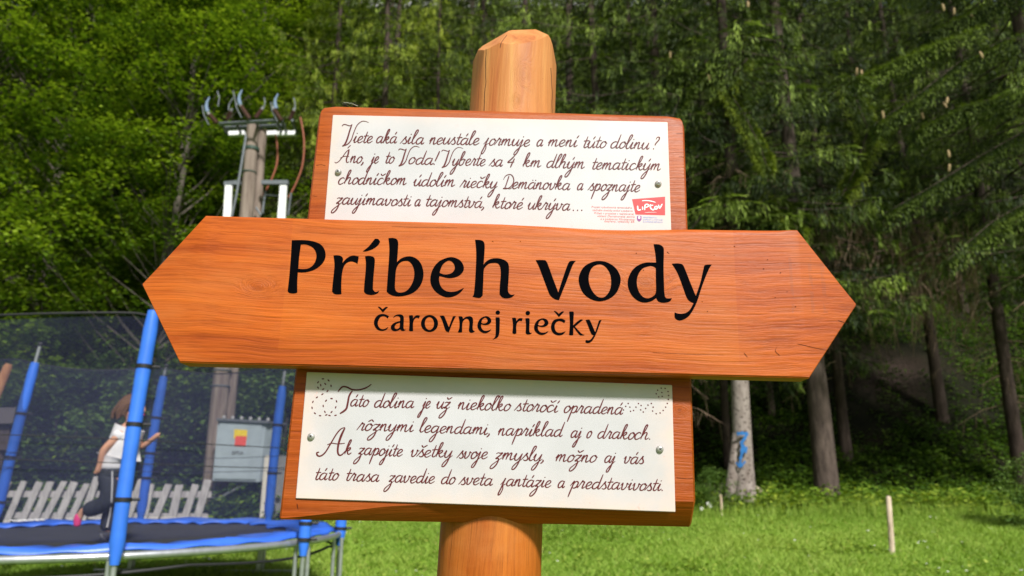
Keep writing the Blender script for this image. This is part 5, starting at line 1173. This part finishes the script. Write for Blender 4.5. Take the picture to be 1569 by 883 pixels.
def spruce(px, Y, r, variant, label, lean=(0, 0), rz=None, matb=BK, sc_=1.0, group=None, dead=True, deadz=(1.8, 6)):
    X = (px - CX) / 1170 * Y; loc = (X, Y, G(X, Y)); q = random.Random(int(px * 7 + Y * 13))
    t = empty('spruce_tree', loc, label, 'tree', group)
    bm, pts = trunk_mesh(r, 17.5, matb, lean, seed=q.random() * 6); bm_obj('trunk', bm, matb, t, 60)
    cm, sm_ = crowns[variant]; a = rz if rz is not None else q.uniform(0, 6.28)
    for nm, me_ in (('crown', cm), ('limbs', sm_)):
        o = link(nm, me_, None, t); o.rotation_euler = (0, 0, a); o.scale = (sc_, sc_, 1)
        if nm == 'limbs': o['kind'] = 'stuff'
        # follow the lean of the trunk
        o.rotation_euler = (math.atan(-lean[1]), math.atan(lean[0]), a)
    if dead:
        bm = bmesh.new()
        for k in range(34):
            z = q.uniform(*deadz); a = q.uniform(0, 6.28); L = q.uniform(.4, 1.7)
            p0_ = Vector((lean[0] * z, lean[1] * z, z)); d = Vector((math.cos(a), math.sin(a), 0))
            P = [p0_, p0_ + d * L * .5 + Vector((0, 0, -.12 * L)), p0_ + d * L + Vector((q.uniform(-.1, .1), 0, -.42 * L))]
            tube(bm, P, [.013, .008, .003], 3, False)
            for m2 in range(7):
                b0 = P[1].lerp(P[2], q.random()) if m2 > 2 else P[0].lerp(P[1], q.random()); tube(bm, [b0, b0 + Vector((q.uniform(-.12, .12), q.uniform(-.12, .12), -q.uniform(.08, .4)))], .004, 3, False)
        bm_obj('dead_twigs', bm, TW, t)['kind'] = 'stuff'
    return t
# --- right side, one by one
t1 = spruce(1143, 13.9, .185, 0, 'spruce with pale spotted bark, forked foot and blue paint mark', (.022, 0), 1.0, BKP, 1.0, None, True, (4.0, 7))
# fork at its foot and the blue painted sign
bm = bmesh.new(); X1 = t1.location.x
def T1(px, py, Y): return at(px, py, Y) - t1.location
a_ = T1(1116, 784, 13.8); a_.z = -.2
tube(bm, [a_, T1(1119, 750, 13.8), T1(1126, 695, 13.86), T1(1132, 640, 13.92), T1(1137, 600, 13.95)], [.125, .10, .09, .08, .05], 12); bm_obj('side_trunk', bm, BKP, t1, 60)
PAINT = plain('blue_paint', (.02, .13, .36), .8, .3, 0, .25, 30)
bm = bmesh.new()
def pstroke(pts, wpx):
    P = cr(pts, 4); n = len(P); prev = None
    for i, p in enumerate(P):
        d = P[min(i + 1, n - 1)] - P[max(i - 1, 0)]; d.normalize(); q = Vector((-d.y, d.x)) * wpx / 2 * (1 + .25 * math.sin(i * 2.1))
        cur = []
        for sgn in (1, -1):
            a2 = p + q * sgn; X0 = 1139.0; rpx = 17.5; off = max(-.95, min(.95, (a2.x - X0) / rpx)); cur.append(bm.verts.new(T1(a2.x, a2.y, 13.885 - .222 * math.sqrt(1 - off * off) - .012)))
        if prev: bm.faces.new((prev[0], cur[0], cur[1], prev[1]))
        prev = cur
for pts, wp in (([(1129, 665), (1138, 664), (1146, 665)], 5), ([(1145, 664), (1141, 672), (1136, 680), (1142, 686)], 4.5), ([(1135, 688), (1140, 689), (1145, 690)], 9), ([(1138, 692), (1135, 702), (1134, 714)], 4), ([(1128, 708), (1131, 713), (1134, 716)], 3), ([(1134, 716), (1138, 712), (1142, 707)], 3)):
    pstroke(pts, wp)
bm_obj('painted_trail_mark', bm, PAINT, t1)
spruce(1262, 14.5, .225, 1, 'thick dark spruce trunk right of the forked tree with the blue mark', (.004, 0), 2.2, bark('grey_spruce_bark', (.04, .03, .025), (.105, .08, .066)), 1.05, None, True, (3.2, 7))
spruce(1304, 18.2, .14, 2, 'slender spruce standing close behind the thick trunk on its right', (0, 0), .4, BK, 1)
spruce(1188, 19.5, .10, 2, 'thin dark spruce trunk between the forked tree and the thick trunk', (0, 0), 3.3, BK, .9)
spruce(1116, 17.5, .10, 1, 'thin spruce trunk just left of the forked tree, behind it', (0, 0), 5.0, BK, .9)
spruce(1214, 22, .09, 0, 'thinnest far spruce trunk seen left of the thick trunk', (0, 0), 1.9, BK, .9)
spruce(1569, 16.3, .155, 2, 'spruce at the right edge whose trunk leans slightly', (.012, 0), .9, BK, 1.05)
spruce(1700, 14.0, .2, 0, 'spruce just outside the right edge whose branches reach into view', (0, 0), 2.5, BK, 1.1)
spruce(1455, 19.0, .15, 0, 'spruce above the scree patch with brown dead twigs hanging low', (0, 0), 4.2, BK, 1.05, None, True, (2.0, 6.5))
spruce(1390, 24, .14, 1, 'spruce standing high on the slope behind the scree patch', (0, 0), 2.2, BK, 1.1)
spruce(1520, 24, .13, 2, 'far spruce on the slope near the right edge', (0, 0), 5.2, BK, 1.1)
hold = [o for o in COL.objects if o.get('label', '').startswith('spruce above the scree')][0]
bm = bmesh.new(); q = random.Random(3)
for k in range(620):
    px, py = q.uniform(1315, 1500), q.uniform(330, 470); Yq = q.uniform(14.2, 15.6)
    if k % 3 == 0: px, py = q.uniform(1230, 1330), q.uniform(300, 400)
    a = at(px, py, Yq) - hold.location; L = q.uniform(.35, 1.3)
    tube(bm, [a, a + Vector((q.uniform(-.12, .12), q.uniform(-.1, .1), -L * .5)), a + Vector((q.uniform(-.3, .3), q.uniform(-.1, .1), -L))], [.007, .006, .003], 3, False)
for k in range(16):
    y0 = q.uniform(300, 430); a = hold.location * 0 + Vector((q.uniform(-.2, .2), 0, 0)); a.z = (at(1450, y0, 18) - hold.location).z
    b2 = at(q.uniform(1300, 1520), y0 + q.uniform(10, 50), q.uniform(14.2, 15.4)) - hold.location; tube(bm, [a, a.lerp(b2, .5) + Vector((0, 0, .1)), b2], [.022, .016, .008], 4, False)
bm_obj('hanging_dead_twigs', bm, TW, hold)['kind'] = 'stuff'
# --- middle, behind the sign
for (px, Y, r, v, s_, rz, lab) in ((1040, 15.2, .16, 1, 1.0, .3, 'dark spruce behind the right end of the upper text board'), (930, 16.2, .15, 0, 1.05, 2.0, 'dark spruce right of the post top'), (805, 18.5, .15, 1, 1.0, 4.0, 'dark spruce directly behind the post top'),
                              (657, 16.8, .085, 3, .95, 1.3, 'spruce with a slim visible trunk left of the post top'), (560, 15.8, .12, 3, 1.0, 3.0, 'pale green spruce above the left half of the upper text board'), (470, 17.2, .12, 3, 1.05, 5.5, 'pale green spruce right of the power pole'),
                              (730, 21, .13, 2, 1.1, .7, 'farther spruce in the gap left of the post top'), (995, 21, .14, 2, 1.1, 2.7, 'farther spruce above the right screw of the upper text board')):
    spruce(px, Y, r, v, lab, (0, 0), rz, BK, s_, dead=(r > .1))
# cones on the sprays at upper right
CONE = plain('straw_spruce_cone', (.34, .25, .13), .7, .2, 0, .2, 60)
cone_me = None
holder = [o for o in COL.objects if o.get('label', '').startswith('spruce just outside')][0]
bm = bmesh.new(); tube(bm, [(0, 0, 0), (0, 0, -.03), (0, 0, -.08), (0, 0, -.13), (0, 0, -.15)], [.008, .02, .024, .017, .004], 8)
for k in range(22):
    a = k * 2.4; z = -.02 - .005 * k; r = .022; v = [bm.verts.new((math.cos(a + d_) * rr, math.sin(a + d_) * rr, z + dz_)) for d_, rr, dz_ in ((-.35, r, 0), (.35, r, 0), (0, r + .008, -.014))]; bm.faces.new(v)
cone_me = bpy.data.meshes.new('cone'); bm.to_mesh(cone_me); bm.free(); cone_me.materials.append(CONE)
for (px, py) in ((1313, 110), (1320, 113), (1338, 117), (1444, 12), (1462, 18), (1501, 85), (1452, 155), (1445, 163), (1352, 176), (1412, 178), (1453, 236), (1455, 257), (1146, 8), (1027, 85), (1085, 120), (1487, 28)):
    p = at(px, py - 6, 12.4 + .8 * rnd.random()); o = link('cone', cone_me, None, holder); o.location = p - holder.location; o.rotation_euler = (rnd.uniform(-.3, .3), rnd.uniform(-.3, .3), rnd.uniform(0, 6)); o.scale = (1.1,) * 3
# long branches that carry them, part of the spruce at the right edge
def branch_spray(path, n=2600, width=.45, seed=1, mat=NDL, parent=None, name='branch', fs=.10, tone=.35):
    rg = np.random.default_rng(seed); P = [Vector(p) for p in path]
    k = rg.random(n) * (len(P) - 1); i = k.astype(int); f = k - i; PA = np.array([tuple(p) for p in P])
    base = PA[i] * (1 - f)[:, None] + PA[i + 1] * f[:, None]; dirv = PA[i + 1] - PA[i]; dirv /= np.linalg.norm(dirv, axis=1)[:, None]
    sdv = np.cross(dirv, [0, 0, 1.]); sdv /= np.linalg.norm(sdv, axis=1)[:, None]; tt = k / (len(P) - 1); wl = width * np.clip(1.1 - tt, .1, 1) ** .6
    tw = np.round(k * 7) ; sg = np.where(rg.random(n) < .5, -1., 1.); u = rg.random(n) ** .8
    base = PA[i] * (1 - f)[:, None] + PA[i + 1] * f[:, None] + dirv * (.0) ; td = dirv * .5 + sdv * sg[:, None] * .85
    base = base + td * (wl * u)[:, None]; base[:, 2] -= .4 * wl * u ** 2; hg = rg.random(n) < .45; base[:, 2] -= np.where(hg, rg.random(n) ** 1.4 * .3, 0)
    fd = td + rg.normal(size=(n, 3)) * .35; fd[:, 2] -= np.where(hg, 1.4, .3); fd /= np.linalg.norm(fd, axis=1)[:, None]
    wd = np.cross(fd, np.array([0, 0, 1.]) + rg.normal(size=(n, 3)) * .5); wd /= np.linalg.norm(wd, axis=1)[:, None]; ln_ = fs * (.6 + .8 * rg.random(n))[:, None]; wd *= (fs * .085)
    Q = np.stack([base, base + fd * ln_ * .45 + wd, base + fd * ln_, base + fd * ln_ * .45 - wd], 1)
    T_ = np.clip(tone + .25 * (u > .7) + .2 * (rg.random(n) - .5), 0, 1)
    o = link(name, quad_mesh(name, Q, T_, mat), None, parent)
    bm = bmesh.new(); tube(bm, P, .018, 5, True, .005); bm_obj('stem', bm, BK, o); return o
hl = holder.location
def HB(L, Y0, Y1): return [at(px, py, Y0 + (Y1 - Y0) * i / (len(L) - 1)) - hl for i, (px, py) in enumerate(L)]
for s_, (L, Y0, Y1) in enumerate((([(1640, -60), (1560, -10), (1480, 20), (1420, 50)], 13.5, 12.8), ([(1640, 60), (1540, 60), (1470, 95), (1400, 150), (1340, 190)], 13.5, 12.6), ([(1500, 40), (1420, 70), (1360, 95), (1310, 120)], 13.2, 12.5),
                                ([(1680, 160), (1590, 190), (1500, 240), (1420, 290), (1350, 330)], 13.6, 12.6), ([(1660, 260), (1590, 300), (1520, 340), (1450, 400)], 13.6, 12.8), ([(1600, 110), (1530, 150), (1460, 165), (1400, 200)], 13.3, 12.8))):
    branch_spray(HB(L, Y0, Y1), 6500, .5, 40 + s_, NDL, holder, 'branch', .10, .36)
hl = t1.location
for s_, (L, Y0, Y1, mt, tn_) in enumerate((([(1140, 60), (1085, 90), (1045, 140), (1030, 180)], 13.9, 13.0, NDL, .4), ([(1145, 90), (1110, 130), (1140, 175), (1165, 225), (1175, 255)], 13.9, 12.6, NDL2, .45), ([(1145, 180), (1100, 110), (1060, 100), (1020, 120)], 13.9, 13.2, NDL, .3),
                                ([(1143, 270), (1185, 300), (1215, 340), (1222, 350)], 13.9, 13.1, NDL2, .4), ([(1143, 250), (1110, 275), (1075, 330), (1060, 350)], 13.9, 13.0, NDL, .4), ([(1143, 300), (1170, 330), (1210, 320), (1230, 312)], 13.9, 13.3, NDL, .45), ([(1300, 120), (1330, 200), (1310, 260), (1290, 300)], 14.3, 13.2, NDL2, .3))):
    branch_spray(HB(L, Y0, Y1), 5500, .42, 60 + s_, mt, t1, 'branch', .10, tn_)

# --- broad-leaved trees on the left
def gen_leafy(seed, H, z0, rx, ncl, nl, size, cr_=.62):
    rg = np.random.default_rng(seed); C = []; TN = []; CC = []
    for k in range(ncl):
        zf = rg.random(); z_ = z0 + (H - z0) * zf; prof = (math.sin(math.pi * min(1, .12 + zf * .88)) ** .55)
        a = rg.random() * 6.28; lob = 1 + .28 * math.sin(a * 3 + seed) + .22 * math.sin(z_ * 1.9 + a * 2); r = rx * prof * lob * (.45 + .55 * rg.random() ** .5)
        c0 = np.array([r * math.cos(a), r * math.sin(a), z_]); CC.append(c0)
        R_ = cr_ * (.6 + .7 * rg.random()); n = int(nl * (R_ / cr_) ** 1.5); rr = R_ * np.sqrt(rg.random(n)); th = rg.random(n) * 6.28
        dz = rg.normal(size=n) * .09 - .45 * rr ** 2 / R_ + .10 * np.sin(rr * 9 + th * 3)
        C.append(c0 + np.stack([rr * np.cos(th), rr * np.sin(th), dz], 1)); tb = rg.random() * .45
        TN.append(np.clip(.14 + tb + .28 * rg.random(n) + .12 * dz / .2, 0, 1))
    C = np.concatenate(C); return leafcloud(C, size, .55, .25, .62, rg), np.concatenate(TN), CC
leafy = []
for sd_, H, z0, rx, ncl, nl in ((21, 13.5, .8, 3.0, 330, 130), (22, 12.0, .6, 2.6, 280, 130), (23, 15, 2.5, 3.0, 330, 125)):
    Q, TN, CC = gen_leafy(sd_, H, z0, rx, ncl, nl, .115); ST = []
    for c0 in CC[::3]:
        zz = max(.3, c0[2] - 1.2 - .4 * math.hypot(c0[0], c0[1])); ST.append((np.array([[0, 0, zz], [c0[0] * .45, c0[1] * .45, zz + (c0[2] - zz) * .4], [c0[0] * .9, c0[1] * .9, c0[2] - .05]]), .035))
    leafy.append((quad_mesh('crown', Q, TN, LEAF), stems_mesh('limbs', ST, BKB, 4), H))
def broad(px, Y, v, label, rz, s_=1.0, r=.14, X=None):
    X = (px - CX) / 1170 * Y; t = empty('broadleaf_tree', (X, Y, G(X, Y)), label, 'tree'); cm, sm_, H = leafy[v]
    bm, _ = trunk_mesh(r, H * .9, BKB, (0, 0), 10, .15, rz); bm_obj('trunk', bm, BKB, t, 60)
    for nm, me_ in (('crown', cm), ('limbs', sm_)):
        o = link(nm, me_, None, t); o.rotation_euler = (0, 0, rz); o.scale = (s_,) * 3
        if nm == 'limbs': o['kind'] = 'stuff'
for a in ((20, 17.0, 0, 'bushy green broadleaf tree at the far left behind the net', .4, 1.0), (215, 15.6, 1, 'bright green broadleaf tree left of the power pole', 2.4, 1.0), (330, 18.4, 2, 'tall broadleaf tree directly behind the power pole top', 1.1, .95),
          (110, 20.5, 2, 'farther tall broadleaf tree between the two nearest leafy trees', 3.7, 1.05), (-130, 16.0, 1, 'broadleaf tree just outside the left edge', 5.0, 1.1), (420, 20.5, 0, 'farther broadleaf tree between power pole and sign', 4.1, 1.0), (230, 23.5, 2, 'far broadleaf tree rising above the others on the left', 0.2, 1.25), (-10, 24, 0, 'far broadleaf tree at the top left corner', 2.2, 1.3)):
    broad(*a)
# shrubs behind the fence
shr = []
for sd_ in (31, 32):
    Q, TN, CC = gen_leafy(sd_, 2.6, .1, 1.1, 70, 110, .10, .42); shr.append(quad_mesh('foliage', Q, TN, LEAFD))
for i, (px, Y, s_, lab) in enumerate(((-20, 14.6, 1.1, 'dark leafy shrub behind the leaning log at the left edge'), (75, 14.8, 1.05, 'dark leafy shrub behind the fence, left of the running child'), (165, 15.0, 1.15, 'dark leafy shrub directly behind the running child'), (255, 14.7, 1.05, 'dark leafy shrub behind the fence, right of the running child'),
                           (330, 15.2, 1.0, 'dark leafy shrub behind the twin power pole'), (425, 14.5, .95, 'dark leafy shrub behind the concrete slab and electrical cabinet'), (1094, 13.3, .30, 'small leafy bush left of the forked tree foot'), (1590, 11.6, .42, 'green bush at the right edge of the lawn'))):
    X = (px - CX) / 1170 * Y; t = empty('shrub', (X, Y, G(X, Y)), lab, 'shrub'); o = link('foliage', shr[i % 2], None, t); o.scale = (s_ * 1.1, s_, s_); o.rotation_euler = (0, 0, i * 1.3)
    bm = bmesh.new()
    for k in range(5): tube(bm, [(0, 0, -.1), (.2 * s_ * math.cos(k * 1.3), .2 * s_ * math.sin(k * 1.3), .8 * s_), (.5 * s_ * math.cos(k * 1.3), .5 * s_ * math.sin(k * 1.3), 1.7 * s_)], .02 * s_, 5)
    bm_obj('stems', bm, BKB, t)
# white blooms at the bush by the forked tree
bm = bmesh.new()
for (px, py) in ((1085, 772), (1088, 776), (1075, 780)):
    c0 = at(px, py, 12.9)
    for k in range(5):
        a = k * 1.2566; bm.faces.new([bm.verts.new(c0 + Vector((math.cos(a + d_) * r_, -.01, math.sin(a + d_) * r_))) for d_, r_ in ((0, .002), (-.45, .022), (0, .036), (.45, .022))])
o = bm_obj('white_blooms', bm, DAISY); tag(o, 'few white blooms at the foot of the small bush left of the forked tree', 'flowers', kind='stuff')

# --- forest deeper in, one mass
Q0, T0 = far_src; Qs = []; Ts = []; rg = np.random.default_rng(5); V = []; F = []
spots = []
for row, (Y, n) in enumerate(((27, 13), (32, 14), (38, 15), (46, 16), (56, 16))):
    for i in range(n):
        px = -150 + 1900 * (i + .5 * (row % 2) + rg.normal() * .15) / n; spots.append(((px - CX) / 1170 * Y, Y + rg.normal() * 1.0))
for X, Y in spots:
    a = rg.random() * 6.28; s_ = 1.0 + .25 * rg.random(); k = rg.random(len(Q0)) < .42
    q = Q0[k]; c0 = q.mean(axis=1, keepdims=True); q = c0 + (q - c0) * [4.4, 4.4, 4.0]
    rot = np.array([[math.cos(a), -math.sin(a), 0], [math.sin(a), math.cos(a), 0], [0, 0, 1]]); q = q @ rot.T * [s_, s_, s_] + [X, Y, G(X, Y) - 2.5]
    Qs.append(q); Ts.append(np.clip(T0[k] + rg.normal() * .06, 0, 1))
far = link('far_forest', quad_mesh('far_forest', np.concatenate(Qs), np.concatenate(Ts), NDL)); tag(far, 'dark spruce forest massed on the hillside behind the nearer trees', 'forest', kind='stuff')
bm = bmesh.new()
for X, Y in spots:
    z_ = G(X, Y); tube(bm, [(X, Y, z_ - .3), (X, Y, z_ + 7), (X + .1, Y, z_ + 15)], [.17, .13, .05], 7, False)
o = bm_obj('far_trunks', bm, BK); tag(o, 'dark trunks standing deeper in the forest', 'trunks', kind='stuff')
